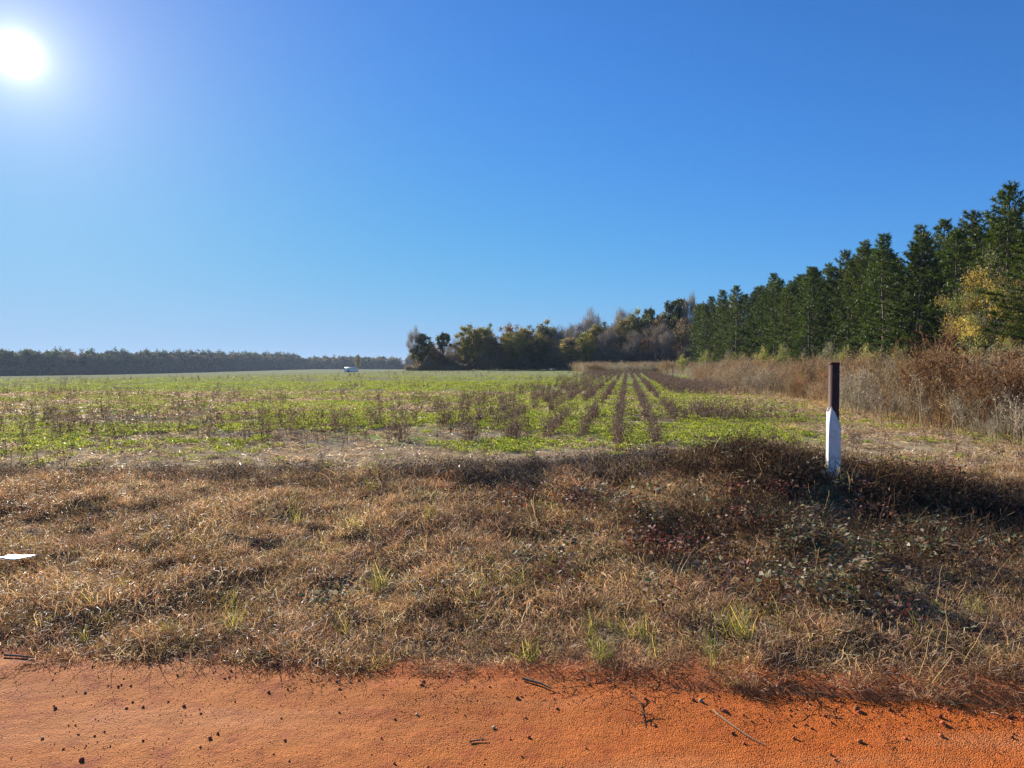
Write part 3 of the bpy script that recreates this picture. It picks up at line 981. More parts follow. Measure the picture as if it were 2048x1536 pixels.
# ------------------------------------------------------------------ pines
def pine_meshes(seed, H=14.0, R=2.7, low=0.10, nt=1500, tips=True):
    r = np.random.default_rng(seed)
    tk = Soup(); fo = Soup()
    zz = np.linspace(0, H * 0.97, 9)
    bend = np.cumsum(r.normal(size=(9, 2)) * 0.06, axis=0)
    tp = np.column_stack([bend, zz]); tp[0, :2] = 0
    rad = 0.15 * (1 - zz / H) ** 0.8 + 0.015
    tk.tube(tp, rad, (0.3, 0.25, 0.2), 7)
    def trunk_at(z):
        return np.array([np.interp(z, zz, tp[:, 0]), np.interp(z, zz, tp[:, 1]), z])
    z = H * low
    cen, dirs, sz = [], [], []
    lop = r.random(3)
    while z < H * 0.985:
        t = z / H
        prof = min(1.0, 0.72 + 1.6 * (t - low)) * (1 - max(0, (t - 0.30) / 0.71) ** 1.35) ** 0.95
        nb = r.integers(3, 6)
        a0 = r.random() * 6.283
        for j in range(nb):
            L = R * prof * r.uniform(0.62, 1.12) + 0.15
            a = a0 + j * 6.283 / nb + r.normal() * 0.25
            if r.random() < 0.10: L *= 0.45
            up = 0.05 + 0.75 * t ** 1.6 + r.normal() * 0.08
            m = 6
            s_ = np.linspace(0, 1, m)
            bp = trunk_at(z) + np.column_stack([np.cos(a) * s_ * L, np.sin(a) * s_ * L, L * (up * s_ + 0.16 * s_ ** 2 - 0.12 * s_)])
            tk.tube(bp, 0.035 * (1 - s_ * 0.8) * (0.6 + 0.5 * (1 - t)), (0.25, 0.2, 0.16), 3)
            k = max(3, int(L * 9.5))
            for q in range(k):
                f = 0.30 + 0.70 * (q + r.random()) / k
                p0 = np.array([np.interp(f, s_, bp[:, i]) for i in range(3)])
                sd = (1.05 - f) * L * 0.55
                side = r.uniform(-1, 1) * sd
                p0 = p0 + np.array([-math.sin(a) * side, math.cos(a) * side, r.normal() * 0.05 + 0.10 * abs(side)])
                cen.append(p0); dirs.append((math.cos(a) * 0.7, math.sin(a) * 0.7, 0.55)); sz.append(1.0)
            cen.append(bp[-1]); dirs.append((math.cos(a) * 0.5, math.sin(a) * 0.5, 0.8)); sz.append(1.1)
        z += r.uniform(0.42, 0.72) * (1.0 if t < 0.75 else 0.6)
    for q in range(5):
        cen.append(trunk_at(H * (0.955 + 0.01 * q))); dirs.append((r.normal() * .2, r.normal() * .2, 1)); sz.append(1.1)
    cen = np.array(cen); dirs = np.array(dirs); sz = np.array(sz)
    nn = len(cen); K = 11
    base = np.repeat(cen, K, axis=0)
    d = np.repeat(dirs, K, axis=0) * 0.75 + r.normal(size=(nn * K, 3)) * 0.62
    tcol = pal([(0.045, 0.085, 0.018), (0.06, 0.105, 0.022), (0.075, 0.12, 0.028), (0.035, 0.07, 0.02)], nn, 0.15, r)
    fo.strands(base, d, np.repeat(sz, K) * r.uniform(0.18, 0.34, nn * K), 0.05, 0.02, np.repeat(tcol, K, axis=0), 1, 0, 0, r)
    trunk = tk.mesh("trunk", M_BARK); crown = fo.mesh("crown", M_NEEDLE)
    return trunk, crown


pineV = [pine_meshes(200 + i, R=(3.2, 2.6, 3.4, 2.4, 3.0)[i], low=(0.07, 0.16, 0.09, 0.26, 0.12)[i % 5]) for i in range(5)]
pineI = [pine_meshes(220 + i, R=2.5, low=0.30) for i in range(2)]
print("pine tris", len(pineV[0][1].polygons) * 2)


def tree(name, meshes, x, y, scale, rz, label, group=None, cat='tree', sz=None, z=None):
    o = bpy.data.objects.new(name, None)
    o.empty_display_size = 0.5
    COL.objects.link(o)
    o.location = (x, y, (hz(x, y) if z is None else z) - 0.05)
    o.rotation_euler = (rng.normal() * 0.015, rng.normal() * 0.015, rz)
    o.scale = (scale, scale, scale * (sz or 1.0))
    o['label'] = label; o['category'] = cat
    if group: o['group'] = group
    for part, me in zip(('trunk', 'crown'), meshes):
        if me is not None:
            add(part, me, o)
    return o


ORD = ["first", "second", "third", "fourth", "fifth", "sixth", "seventh", "eighth", "ninth", "tenth", "eleventh", "twelfth", "thirteenth", "fourteenth",
       "fifteenth", "sixteenth", "seventeenth", "eighteenth", "nineteenth", "twentieth", "twenty-first", "twenty-second", "twenty-third", "twenty-fourth",
       "twenty-fifth", "twenty-sixth", "twenty-seventh", "twenty-eighth", "twenty-ninth", "thirtieth", "thirty-first", "thirty-second", "thirty-third", "thirty-fourth", "thirty-fifth", "thirty-sixth"]
y = 41.5; i = 0
PG = "pines of the plantation"
while y < 137:
    x = 37.0 + rng.normal() * 1.0 + 2.0 * (y < 48)
    me = pineV[i % 5]
    H = rng.uniform(0.91, 1.03) * 13.1
    tree("pine_tree", me, x, y, rng.uniform(0.95, 1.1), rng.random() * 6.28,
         f"{ORD[min(i, 35)]} pine in the plantation's front row, counted away from the road", PG, sz=H / 14.0)
    y += rng.uniform(2.6, 4.8); i += 1
for row in range(1, 9):
    y = 38 + rng.random() * 3
    while y < 124:
        x = 37.0 + row * 3.3 + rng.normal() * 0.4
        if x < 0.78 * y + 12:
            me = (pineI if row > 2 else pineV)[rng.integers(0, 2 if row > 2 else 5)]
            H = rng.uniform(0.99, 1.06) * 13.5
            tree("pine_tree", me, x, y, rng.uniform(0.95, 1.1), rng.random() * 6.28,
                 "dark green pine standing behind the front row of the plantation", "pines behind the plantation's front row", sz=H / 14.0)
        y += rng.uniform(3.2, 4.2)


# ------------------------------------------------------------------ broadleaved trees
def broad_meshes(seed, H=12.0, R=4.0, cols=None, nleaf=2600, ntwig=500, lsize=(0.20, 0.42), low=0.22, ncl=90, top=0.35, twcol=None, clr=0.85, limbs=None, tw=0.03):
    r = np.random.default_rng(seed); tk = Soup(); fo = Soup()
    twcol = twcol or [(0.32, 0.27, 0.23), (0.23, 0.19, 0.165), (0.42, 0.37, 0.33)]
    zz = np.linspace(0, H * 0.62, 6)
    bend = np.cumsum(r.normal(size=(6, 2)) * 0.12, axis=0); bend[0] = 0
    tp = np.column_stack([bend, zz])
    tk.tube(tp, np.linspace(0.20, 0.09, 6) * H / 12, (0.2, 0.18, 0.16), 6)
    # cluster centres through the crown
    u = r.normal(size=(ncl, 3)); u /= np.linalg.norm(u, axis=1, keepdims=True)
    rr = r.uniform(0.25, 0.95, ncl)[:, None] ** 0.7
    u = u * rr
    zc = H * (low + (1 - low) * 0.52); hz_ = H * (1 - low) * 0.5
    C = np.column_stack([u[:, 0] * R, u[:, 1] * R, zc + u[:, 2] * hz_])
    taper = 1 - top * np.clip((C[:, 2] - zc) / hz_, 0, 1) ** 2 * 0.6
    C[:, 0] *= taper; C[:, 1] *= taper
    for c in C:
        z0 = np.clip(c[2] * r.uniform(0.35, 0.7), 0.12 * H, 0.6 * H)
        p0 = np.array([np.interp(z0, zz, tp[:, 0]), np.interp(z0, zz, tp[:, 1]), z0])
        s_ = np.linspace(0, 1, 5)[:, None]
        mid = (p0 + c) / 2 + r.normal(size=3) * 0.3 - np.array([0, 0, 0.25])
        bp = (1 - s_) ** 2 * p0 + 2 * s_ * (1 - s_) * mid + s_ ** 2 * c
        tk.tube(bp, np.linspace(0.055, 0.018, 5) * H / 12, (0.2, 0.18, 0.16), 4)
    if ntwig:
        k = r.integers(0, ncl, ntwig)
        b0 = C[k] + r.normal(size=(ntwig, 3)) * clr * 0.35
        d = (C[k] - np.array([0, 0, zc - hz_ * 0.7])); d /= np.linalg.norm(d, axis=1, keepdims=True)
        d = d + r.normal(size=(ntwig, 3)) * 0.55; d[:, 2] += 0.35
        tk.strands(b0, d, r.uniform(0.6, 1.7, ntwig) * clr, tw, tw * 0.4, pal(twcol, ntwig, 0.15, r), 3, 0.16, -0.03, r)
    crown = None
    if nleaf:
        k = r.integers(0, ncl, nleaf)
        g = r.normal(size=(nleaf, 3)) * clr * 0.48
        g[:, 2] *= 0.75
        base = pal(cols, ncl, 0.22, r)
        cc = base[k] * (1 + r.normal(size=(nleaf, 1)) * 0.25)
        fo.leaves(C[k] + g, r.uniform(*lsize, nleaf), np.clip(cc, 0.005, 0.8), r, 0.7, 0.2, 0.12)
        crown = fo.mesh("crown", M_LEAF)
    me = tk.mesh("trunk", M_TWIG)
    return me, crown


OLIVE = [(0.17, 0.155, 0.05), (0.13, 0.13, 0.05), (0.21, 0.17, 0.06), (0.10, 0.105, 0.04)]
DKGRN = [(0.045, 0.065, 0.025), (0.06, 0.08, 0.03), (0.035, 0.05, 0.022)]
BROWN = [(0.18, 0.135, 0.085), (0.14, 0.11, 0.075), (0.21, 0.15, 0.085), (0.11, 0.09, 0.06)]
YELGR = [(0.17, 0.18, 0.045), (0.22, 0.20, 0.055), (0.12, 0.13, 0.035)]
OCHRE = [(0.25, 0.185, 0.05), (0.20, 0.14, 0.04), (0.31, 0.235, 0.07), (0.14, 0.11, 0.04), (0.09, 0.10, 0.035), (0.13, 0.14, 0.045)]
RUST = [(0.26, 0.12, 0.05), (0.30, 0.16, 0.06), (0.19, 0.10, 0.05)]
GREYB = [(0.24, 0.19, 0.14), (0.18, 0.145, 0.11), (0.28, 0.20, 0.12)]
BT = {
    'olive': [broad_meshes(300 + i, cols=OLIVE, nleaf=8500, ntwig=250, low=0.10) for i in range(3)],
    'dark': [broad_meshes(310 + i, cols=DKGRN, nleaf=9500, ntwig=150, low=0.06, R=4.2) for i in range(2)],
    'brown': [broad_meshes(320 + i, cols=BROWN, nleaf=6500, ntwig=500, low=0.10) for i in range(3)],
    'yellow': [broad_meshes(330 + i, cols=YELGR, nleaf=8500, ntwig=200, low=0.15) for i in range(2)],
    'bare': [broad_meshes(340 + i, cols=GREYB, nleaf=1500, ntwig=2600, low=0.18, R=3.4, ncl=46, clr=1.15, lsize=(0.1, 0.2), tw=0.055) for i in range(4)],
    'rust': [broad_meshes(350, cols=RUST, nleaf=4000, ntwig=250, low=0.10, R=2.6)],
    'ochre': [broad_meshes(360, H=9.5, R=4.3, cols=OCHRE, nleaf=15000, ntwig=500, lsize=(0.09, 0.20), low=0.04, ncl=70, clr=0.8)],
    'roundpine': [broad_meshes(370 + i, cols=DKGRN, nleaf=6000, ntwig=120, low=0.52, R=3.3, top=0.7, ncl=36, clr=0.7) for i in range(2)],
    'vinecol': [broad_meshes(380, cols=GREYB + OLIVE, nleaf=8000, ntwig=500, low=0.0, R=2.3, top=0.3)],
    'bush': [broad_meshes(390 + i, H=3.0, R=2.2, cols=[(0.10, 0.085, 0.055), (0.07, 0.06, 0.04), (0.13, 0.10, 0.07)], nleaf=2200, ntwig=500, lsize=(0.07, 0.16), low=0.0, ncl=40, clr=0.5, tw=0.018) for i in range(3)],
    'shrub': [broad_meshes(400 + i, H=2.8, R=1.35, cols=[(0.17, 0.20, 0.045), (0.22, 0.24, 0.065), (0.13, 0.15, 0.04)], nleaf=3000, ntwig=250, lsize=(0.05, 0.11), low=0.05, ncl=40, clr=0.38, tw=0.012) for i in range(3)],
    'greyshrub': [broad_meshes(406, H=2.8, R=1.3, cols=[(0.20, 0.20, 0.13), (0.15, 0.15, 0.09)], nleaf=2500, ntwig=350, lsize=(0.05, 0.11), low=0.05, ncl=36, clr=0.38, tw=0.012)],
}
BH = {'ochre': 9.5, 'bush': 3.0, 'shrub': 2.8, 'greyshrub': 2.8}
BR = {'olive': 4.6, 'dark': 4.8, 'brown': 4.6, 'yellow': 4.6, 'bare': 4.1, 'rust': 3.1, 'ochre': 4.9, 'roundpine': 3.8, 'vinecol': 2.8, 'bush': 2.6, 'shrub': 1.7, 'greyshrub': 1.7}


def place(kind, name, px, D, top, wpx, label, group=None, cat='tree', v=None):
    """a tree whose top stands at row `top` of the photograph and which is wpx wide there"""
    x, y, z = px2w(px, D)
    H = EYE + (738.0 - top) / FPX * D - z
    ms = BT[kind]; me = ms[rng.integers(0, len(ms))] if v is None else ms[v % len(ms)]
    sxy = wpx / FPX * D / 2 / BR[kind]
    h0 = BH.get(kind, 12.0)
    return tree(name, me, x, y, sxy, rng.random() * 6.28, label, group, cat, sz=(H / h0) * (1.03 if kind == 'bare' else 1.14) / sxy)


WOOD = [
    # kind, name, px, D, top, width px, label
    ('bare', 'bare_tree', 828, 193, 662, 34, "thin bare tree at the open end of the wood, by the low brown hedge"),
    ('dark', 'evergreen_tree', 845, 191, 674, 52, "dark evergreen at the open end of the wood beside a thin bare tree"),
    ('roundpine', 'pine_tree', 888, 190, 670, 38, "round-headed dark pine standing between the dark evergreen and the golden oak"),
    ('brown', 'oak_tree', 868, 194, 690, 40, "low brown tree filling the gap before the round-headed pine"),
    ('bare', 'bare_tree', 912, 192, 682, 34, "bare grey tree close against the golden green oak"),
    ('yellow', 'oak_tree', 935, 188, 656, 58, "big golden green oak rising above the low hedge of the wood"),
    ('olive', 'oak_tree', 966, 189, 652, 54, "tall round-topped dark olive oak joined to the golden one"),
    ('brown', 'oak_tree', 986, 186, 676, 46, "russet brown oak beside the tall round-topped olive oak"),
    ('brown', 'oak_tree', 1020, 191, 653, 58, "tall brown oak with thin bare top twigs in the wood"),
    ('yellow', 'oak_tree', 1030, 184, 668, 60, "yellowish oak with a low broad crown in front of the tall brown oaks"),
    ('olive', 'oak_tree', 1052, 192, 654, 56, "olive tree behind the broad yellowish oak, level with the tall brown one"),
    ('yellow', 'oak_tree', 1095, 192, 652, 62, "yellow-topped tree in the wood behind the vine-covered column"),
    ('dark', 'evergreen_tree', 1072, 183, 684, 56, "dark leafy tree with a low crown in the shaded middle of the wood"),
    ('vinecol', 'vine_covered_tree', 1136, 176, 681, 44, "narrow column of grey-green vines smothering a dead tree"),
    ('bare', 'bare_tree', 1120, 188, 660, 46, "grey leafless tree behind the vine-smothered column"),
    ('bare', 'bare_tree', 1150, 190, 648, 48, "slender leafless tree whose twigs rise above the yellow-topped crowns"),
    ('yellow', 'oak_tree', 1172, 178, 668, 44, "pale yellow-green tree next to the vine-smothered column"),
    ('olive', 'oak_tree', 1196, 184, 648, 60, "olive domed tree between the pale yellow-green one and the bare grove"),
    ('bare', 'bare_tree', 1182, 190, 630, 50, "tall bare tree with feathery twigs above the olive dome"),
    ('bare', 'bare_tree', 1215, 178, 662, 50, "greyish brown bare tree over the far weeds"),
    ('bare', 'bare_tree', 1240, 188, 622, 52, "tallest bare tree, its twigs standing up against the sky"),
    ('brown', 'oak_tree', 1243, 174, 690, 50, "low brown tree at the far end of the crop rows"),
    ('olive', 'oak_tree', 1262, 182, 640, 64, "broad olive tree under the tallest bare tree"),
    ('yellow', 'oak_tree', 1275, 180, 634, 60, "broad yellow-green crowned tree in front of the small flat-topped pine"),
    ('roundpine', 'pine_tree', 1303, 186, 622, 34, "small flat-topped pine showing above the yellow-green crowns"),
    ('rust', 'maple_tree', 1288, 168, 682, 24, "slim orange-leaved tree glowing among grey trunks"),
    ('bare', 'bare_tree', 1268, 170, 664, 46, "grey twiggy tree beside the slim orange-leaved tree"),
    ('bare', 'bare_tree', 1312, 170, 650, 56, "wide grey twiggy tree in front of the big domed pine"),
    ('olive', 'oak_tree', 1322, 176, 640, 52, "dull olive tree at the foot of the big domed pine"),
    ('roundpine', 'pine_tree', 1353, 172, 605, 56, "big dome-headed pine standing clear above the wood"),
    ('bare', 'bare_tree', 1384, 168, 596, 40, "leafless tree with upright twigs between dome-headed pine and plantation"),
    ('bare', 'bare_tree', 1338, 164, 664, 44, "grey leafless tree below the dome-headed pine"),
    ('rust', 'maple_tree', 1354, 160, 690, 20, "small orange-leaved sapling under the dome-headed pine"),
    ('brown', 'oak_tree', 1372, 162, 648, 52, "grey-brown tree between the dome-headed pine and the plantation"),
    ('roundpine', 'pine_tree', 1404, 160, 616, 40, "round-headed pine leaning toward the plantation's far end"),
    ('brown', 'oak_tree', 1402, 158, 652, 46, "reddish brown tree at the plantation's far end"),
    ('olive', 'oak_tree', 1432, 156, 612, 50, "olive tree touching the last pines of the plantation"),
    ('bare', 'bare_tree', 1448, 150, 640, 40, "twiggy grey tree in front of the plantation's last pines"),
    ('rust', 'maple_tree', 1428, 148, 686, 16, "little red-leaved sapling at the foot of the last pines"),
]
for (k, nm, px, D, top, w, lab) in WOOD:
    place(k, nm, px, D, top + 2, w * 1.12, lab, "trees of the middle wood")
BL = {'olive': "olive tree deeper in the wood behind the front trees", 'brown': "brown tree deeper in the wood behind the front trees",
      'bare': "bare grey tree deeper in the wood behind the front trees", 'dark': "dark evergreen deeper in the wood behind the front trees"}
BN = {'olive': 'oak_tree', 'brown': 'oak_tree', 'bare': 'bare_tree', 'dark': 'evergreen_tree'}
for i in range(85):
    px = rng.uniform(845, 1470)
    D = 196 + rng.random() * 26 - 40 * sstep(1150, 1450, px)
    if px < 880 and D > 205: continue
    prof = np.interp(px, [815, 850, 900, 930, 965, 1000, 1060, 1110, 1180, 1240, 1300, 1350, 1400, 1470], [688, 685, 694, 680, 664, 678, 664, 662, 660, 652, 644, 640, 634, 610])
    k = rng.choice(['olive', 'brown', 'bare', 'dark'], p=[.3, .28, .22, .2])
    place(k, BN[k], px, D, prof + rng.uniform(-2, 26), rng.uniform(44, 62), BL[k], f"{k} trees deeper in the wood")
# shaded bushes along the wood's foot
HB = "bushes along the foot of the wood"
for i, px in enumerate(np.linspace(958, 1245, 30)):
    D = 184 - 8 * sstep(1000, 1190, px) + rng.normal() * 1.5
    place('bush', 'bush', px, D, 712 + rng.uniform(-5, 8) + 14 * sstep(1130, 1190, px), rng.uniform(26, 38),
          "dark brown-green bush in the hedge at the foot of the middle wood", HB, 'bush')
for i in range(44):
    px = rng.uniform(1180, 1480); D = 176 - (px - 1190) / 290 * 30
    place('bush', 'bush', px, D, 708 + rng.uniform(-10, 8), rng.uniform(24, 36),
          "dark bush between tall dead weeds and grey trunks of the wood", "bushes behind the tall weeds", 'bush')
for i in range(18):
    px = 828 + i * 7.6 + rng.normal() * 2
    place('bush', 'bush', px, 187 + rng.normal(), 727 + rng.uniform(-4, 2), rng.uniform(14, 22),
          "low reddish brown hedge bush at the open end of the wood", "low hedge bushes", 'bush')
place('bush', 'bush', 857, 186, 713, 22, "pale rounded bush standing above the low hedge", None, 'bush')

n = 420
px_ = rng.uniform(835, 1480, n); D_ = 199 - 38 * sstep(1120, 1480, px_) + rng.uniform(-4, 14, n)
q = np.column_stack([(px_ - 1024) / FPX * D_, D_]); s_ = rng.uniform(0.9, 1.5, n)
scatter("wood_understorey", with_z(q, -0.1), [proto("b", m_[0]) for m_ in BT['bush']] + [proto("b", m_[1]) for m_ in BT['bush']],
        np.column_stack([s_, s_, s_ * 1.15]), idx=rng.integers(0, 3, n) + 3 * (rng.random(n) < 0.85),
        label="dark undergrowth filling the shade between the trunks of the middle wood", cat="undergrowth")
# shaded understorey inside the plantation
n = 520
q = np.stack([rng.uniform(41, 66, n), rng.uniform(40, 132, n)], 1)
s_ = rng.uniform(0.7, 1.3, n)
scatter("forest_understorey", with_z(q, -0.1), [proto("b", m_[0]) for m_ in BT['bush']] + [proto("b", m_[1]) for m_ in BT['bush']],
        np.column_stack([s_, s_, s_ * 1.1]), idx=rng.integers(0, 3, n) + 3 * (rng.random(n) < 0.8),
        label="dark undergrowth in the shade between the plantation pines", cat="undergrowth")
# shrubs over the tall weeds, in front of the pines
SH = [(1365, 100, 718, 26, 'shrub', "yellow-green shrub farthest along the weeds, nearest the grey wood"),
      (1412, 86, 713, 30, 'shrub', "rounded yellow-green shrub under the plantation's last pines"),
      (1455, 80, 715, 26, 'greyshrub', "grey-green shrub among the far tall weeds"),
      (1478, 75, 713, 26, 'shrub', "small yellow-green shrub beside a grey-green one"),
      (1522, 62, 705, 32, 'shrub', "round olive shrub showing behind the weeds before the pines"),
      (1568, 55, 704, 40, 'shrub', "bright green bushy shrub halfway along the pines"),
      (1608, 57, 712, 24, 'greyshrub', "small grey-green shrub between the bright bushy shrub and the post"),
      (1655, 52, 702, 36, 'greyshrub', "grey-green shrub straight above the marker post"),
      (1690, 50, 703, 30, 'shrub', "small bright shrub just beyond the marker post's top"),
      (1735, 47, 702, 44, 'shrub', "broad pale green shrub between the post and the orange-brown weed"),
      (1800, 43, 704, 36, 'shrub', "low green shrub just before the tall orange-brown weed"),
      (1955, 36, 706, 60, 'shrub', "yellow-green shrub at the foot of the ochre tree"),
      (2010, 36, 698, 56, 'shrub', "green shrub beside the ochre tree, nearest the road"),
      (1785, 22, 742, 44, 'greyshrub', "grey-green leafy plant within the brown weeds near the post")]
for (px, D, top, w, k, lab) in SH:
    place(k, 'shrub', px, D, top - 7, w * 1.4, lab, "shrubs among the tall weeds", 'shrub')
tree('pine_tree', pineV[2], 31.0, 39.5, 1.0, 2.0, "pine standing forward of the plantation, half covering the ochre tree", PG, sz=0.80)
# young pine
x, y, z = px2w(1596, 58)
tree('young_pine_tree', pineV[0], x, y, 0.42, 1.0, "small bright young pine in front of the tall plantation pines", None, sz=0.68)
# ochre autumn tree
place('ochre', 'autumn_tree', 1968, 44.0, 545, 190, "ochre-yellow autumn tree leaning out of the pines above the weeds")
place('yellow', 'autumn_tree', 2035, 41.0, 650, 90, "yellow-green broadleaf tree low beside the ochre tree")

# big feathery weeds that stand out from the rest
FW = [proto("fw", None)] if False else None
def bigweed(seed, h):
    return tallweed(seed, h=h, n=24, cols=[(0.28, 0.15, 0.075), (0.20, 0.10, 0.05), (0.35, 0.20, 0.10), (0.13, 0.07, 0.04)], feather=3.5, nb=700)
bw = [bigweed(500, 1.9), bigweed(501, 1.8)]
for (px, D, top, k, wd, lab) in [(1868, 17.5, 686, 0, 1.5, "tallest feathery orange-brown weed, rising into the pines' trunks"),
                             (1905, 18.0, 703, 1, 1.3, "feathery orange-brown weed against the shaded side of the tallest one"),
                             (1832, 18.2, 707, 1, 1.2, "feathery rust-brown weed on the post side of the tallest one"),
                             (2000, 15.2, 722, 0, 1.5, "leaning feathery rust-brown weed nearest the road"),
                             (2046, 15.0, 712, 1, 1.4, "dense upright brown weed behind the leaning one")]:
    x, y, z = px2w(px, D)
    H = EYE + (738.0 - top) / FPX * D - z
    o = add("dead_weed", bw[k], loc=(x, y, z), label=lab, category="weed", group="tall feathery weeds")
    o.scale = (wd, wd, H / (1.9 if k == 0 else 1.8) * 1.08)
    o.rotation_euler = (0, 0.05 if px > 1980 else 0, px)

# ------------------------------------------------------------------ far wood across the field
ft = [proto("ft", None)]
def lowtree(seed, cols, H=18.0, R=4.5, low=0.1, n=1100, cl=30, lsize=(0.6, 1.4)):
    r = np.random.default_rng(seed); s = Soup()
    u = r.normal(size=(cl, 3)); u /= np.linalg.norm(u, axis=1, keepdims=True); u *= r.uniform(.4, 1, cl)[:, None]
    C = np.column_stack([u[:, 0] * R, u[:, 1] * R, H * (low + (1 - low) / 2) + u[:, 2] * H * (1 - low) / 2 * 0.95])
    k = r.integers(0, cl, n)
    s.leaves(C[k] + r.normal(size=(n, 3)) * 0.75, r.uniform(*lsize, n), pal(cols, cl, .2, r)[k], r, 0.7, 0.2, 0.12)
    s.tube(np.array([[0, 0, 0], [0.1, 0, H * 0.5], [0, 0.1, H * .9]]), np.array([.22, .16, .05]), (0.12, .1, .09), 5)
    return proto("far_tree", s.mesh("far_tree", M_LEAF))
fv = [lowtree(600 + i, DKGRN + [(0.05, 0.07, 0.04)], R=3.6, low=0.25) for i in range(3)]
FARB = [(0.10, 0.085, 0.065), (0.08, 0.07, 0.055), (0.12, 0.09, 0.06), (0.06, 0.07, 0.045)]
fv += [lowtree(610 + i, FARB, R=4.5, low=0.0) for i in range(3)]
fv += [lowtree(620, [(0.20, 0.09, 0.05)] + FARB, R=4.2, low=0.0), lowtree(621, OLIVE, R=4.5, low=0.0)]
path = np.array([[-560, 380], [-378, 505], [-345, 640], [-315, 800], [-290, 960], [-235, 960], [-180, 930], [-110, 900], [40, 900]])
seg = np.linalg.norm(np.diff(path, axis=0), axis=1); cum = np.concatenate([[0], np.cumsum(seg)])
pf, ix, sf = [], [], []
for row in range(5):
    n = int(cum[-1] / 4.6)
    t = rng.random(n) * cum[-1]
    x = np.interp(t, cum, path[:, 0]); y_ = np.interp(t, cum, path[:, 1])
    left = t < cum[4]
    x = x - np.where(left, row * 5.0, 0) + rng.normal(size=n) * 2; y_ = y_ + np.where(left, 0, row * 6.0) + rng.normal(size=n) * 2
    pf.append(np.stack([x, y_], 1))
    rpx = 1024 + x / y_ * FPX
    reddish = (rpx > 620) & (rng.random(n) < 0.6)
    k = np.where(rng.random(n) < (0.75 if row > 1 else 0.45), rng.integers(0, 3, n), rng.integers(3, 6, n))
    k = np.where(reddish, rng.integers(5, 8, n), k)
    ix.append(k); sf.append(rng.uniform(0.78, 1.02, n) * (1.02 if row > 1 else 0.85) * np.where(left, 1.24, 1.08))
P = np.concatenate(pf)
S = np.concatenate(sf)
scatter("far_forest", with_z(P), fv, np.column_stack([S, S, S]), idx=np.concatenate(ix),
        rot=np.column_stack([np.zeros(len(P)), np.zeros(len(P)), rng.random(len(P)) * 6.28]),
        label="hazy blue-grey line of woodland closing the far side of the field", cat="forest")
# undergrowth at the far forest's foot and the dark strip under it
n = 3600
t = rng.random(n) * cum[-1]
x = np.interp(t, cum, path[:, 0]) + 6; y_ = np.interp(t, cum, path[:, 1]) - 5
P = np.stack([x + rng.normal(size=n) * 1.5, y_ + rng.normal(size=n) * 1.5], 1)
scatter("far_brush", with_z(P), fv[3:7], np.column_stack([rng.uniform(.5, .9, n), rng.uniform(.5, .9, n), rng.uniform(.2, .42, n)]),
        rot=np.column_stack([np.zeros(n), np.zeros(n), rng.random(n) * 6.28]),
        label="dull brown brush at the foot of the far woodland", cat="brush")

# ------------------------------------------------------------------ white shed far across the field with its tree
M_WHITE = simple_mat("white_paint", (0.78, 0.78, 0.76), (0.70, 0.70, 0.69), 2.0, 0.6, 0.3)
M_ROOF = simple_mat("pale_metal_roof", (0.60, 0.61, 0.62), (0.52, 0.53, 0.55), 1.0, 0.4, 0.4)
M_DARK = simple_mat("dark_opening", (0.03, 0.03, 0.035), (0.05, 0.05, 0.05), 1.0, 0.5, 0.3)


def box(x0, x1, y0, y1, z0, z1):
    V = np.array([[x, y, z] for z in (z0, z1) for y in (y0, y1) for x in (x0, x1)], float)
    F = np.array([[0, 2, 3, 1], [4, 5, 7, 6], [0, 1, 5, 4], [2, 6, 7, 3], [0, 4, 6, 2], [1, 3, 7, 5]])
    return V, F


def boxes(name, bs, mat):
    Vs, Fs, n = [], [], 0
    for b_ in bs:
        V, F = box(*b_); Vs.append(V); Fs.append(F + n); n += 8
    return make_mesh(name, np.concatenate(Vs), np.concatenate(Fs), mat)


D = 520.0
x, y, z = px2w(701, D)
sz_ = D / FPX
shed = bpy.data.objects.new("white_shed", None); COL.objects.link(shed)
shed.location = (x, y, z - 0.1)
shed['label'] = "small white shed with a shallow roof in front of the far woodland"; shed['category'] = "shed"
add("wall", boxes("wall", [(-4.6, 4.9, 0, 6, 0, 3.2)], M_WHITE), shed)
Vr = np.array([[-4.9, -0.3, 3.2], [5.2, -0.3, 3.2], [5.2, 6.3, 3.2], [-4.9, 6.3, 3.2], [-4.9, 3, 4.1], [5.2, 3, 4.1]])
add("roof", make_mesh("roof", Vr, [np.array([[0, 1, 5, 4], [2, 3, 4, 5], [0, 3, 2, 1]]), np.array([[0, 4, 3], [1, 2, 5]])], M_ROOF), shed)
add("door", boxes("door", [(-2.6, -0.9, -0.06, 0.05, 0.0, 2.2)], M_DARK), shed)
add("lean_to", boxes("lean_to", [(-7.2, -4.6, 0.8, 4.5, 1.9, 2.1), (-7.1, -6.9, 1.0, 1.2, 0, 1.9), (-7.1, -6.9, 4.1, 4.3, 0, 1.9)], M_WHITE), shed)
place('olive', 'oak_tree', 717, 510, 712, 14, "lone tree beside the small white shed", None)
# pale farm lane behind the field
V, F = box(x + 14, x + 110, y - 8, y - 4, 0, 0.02)

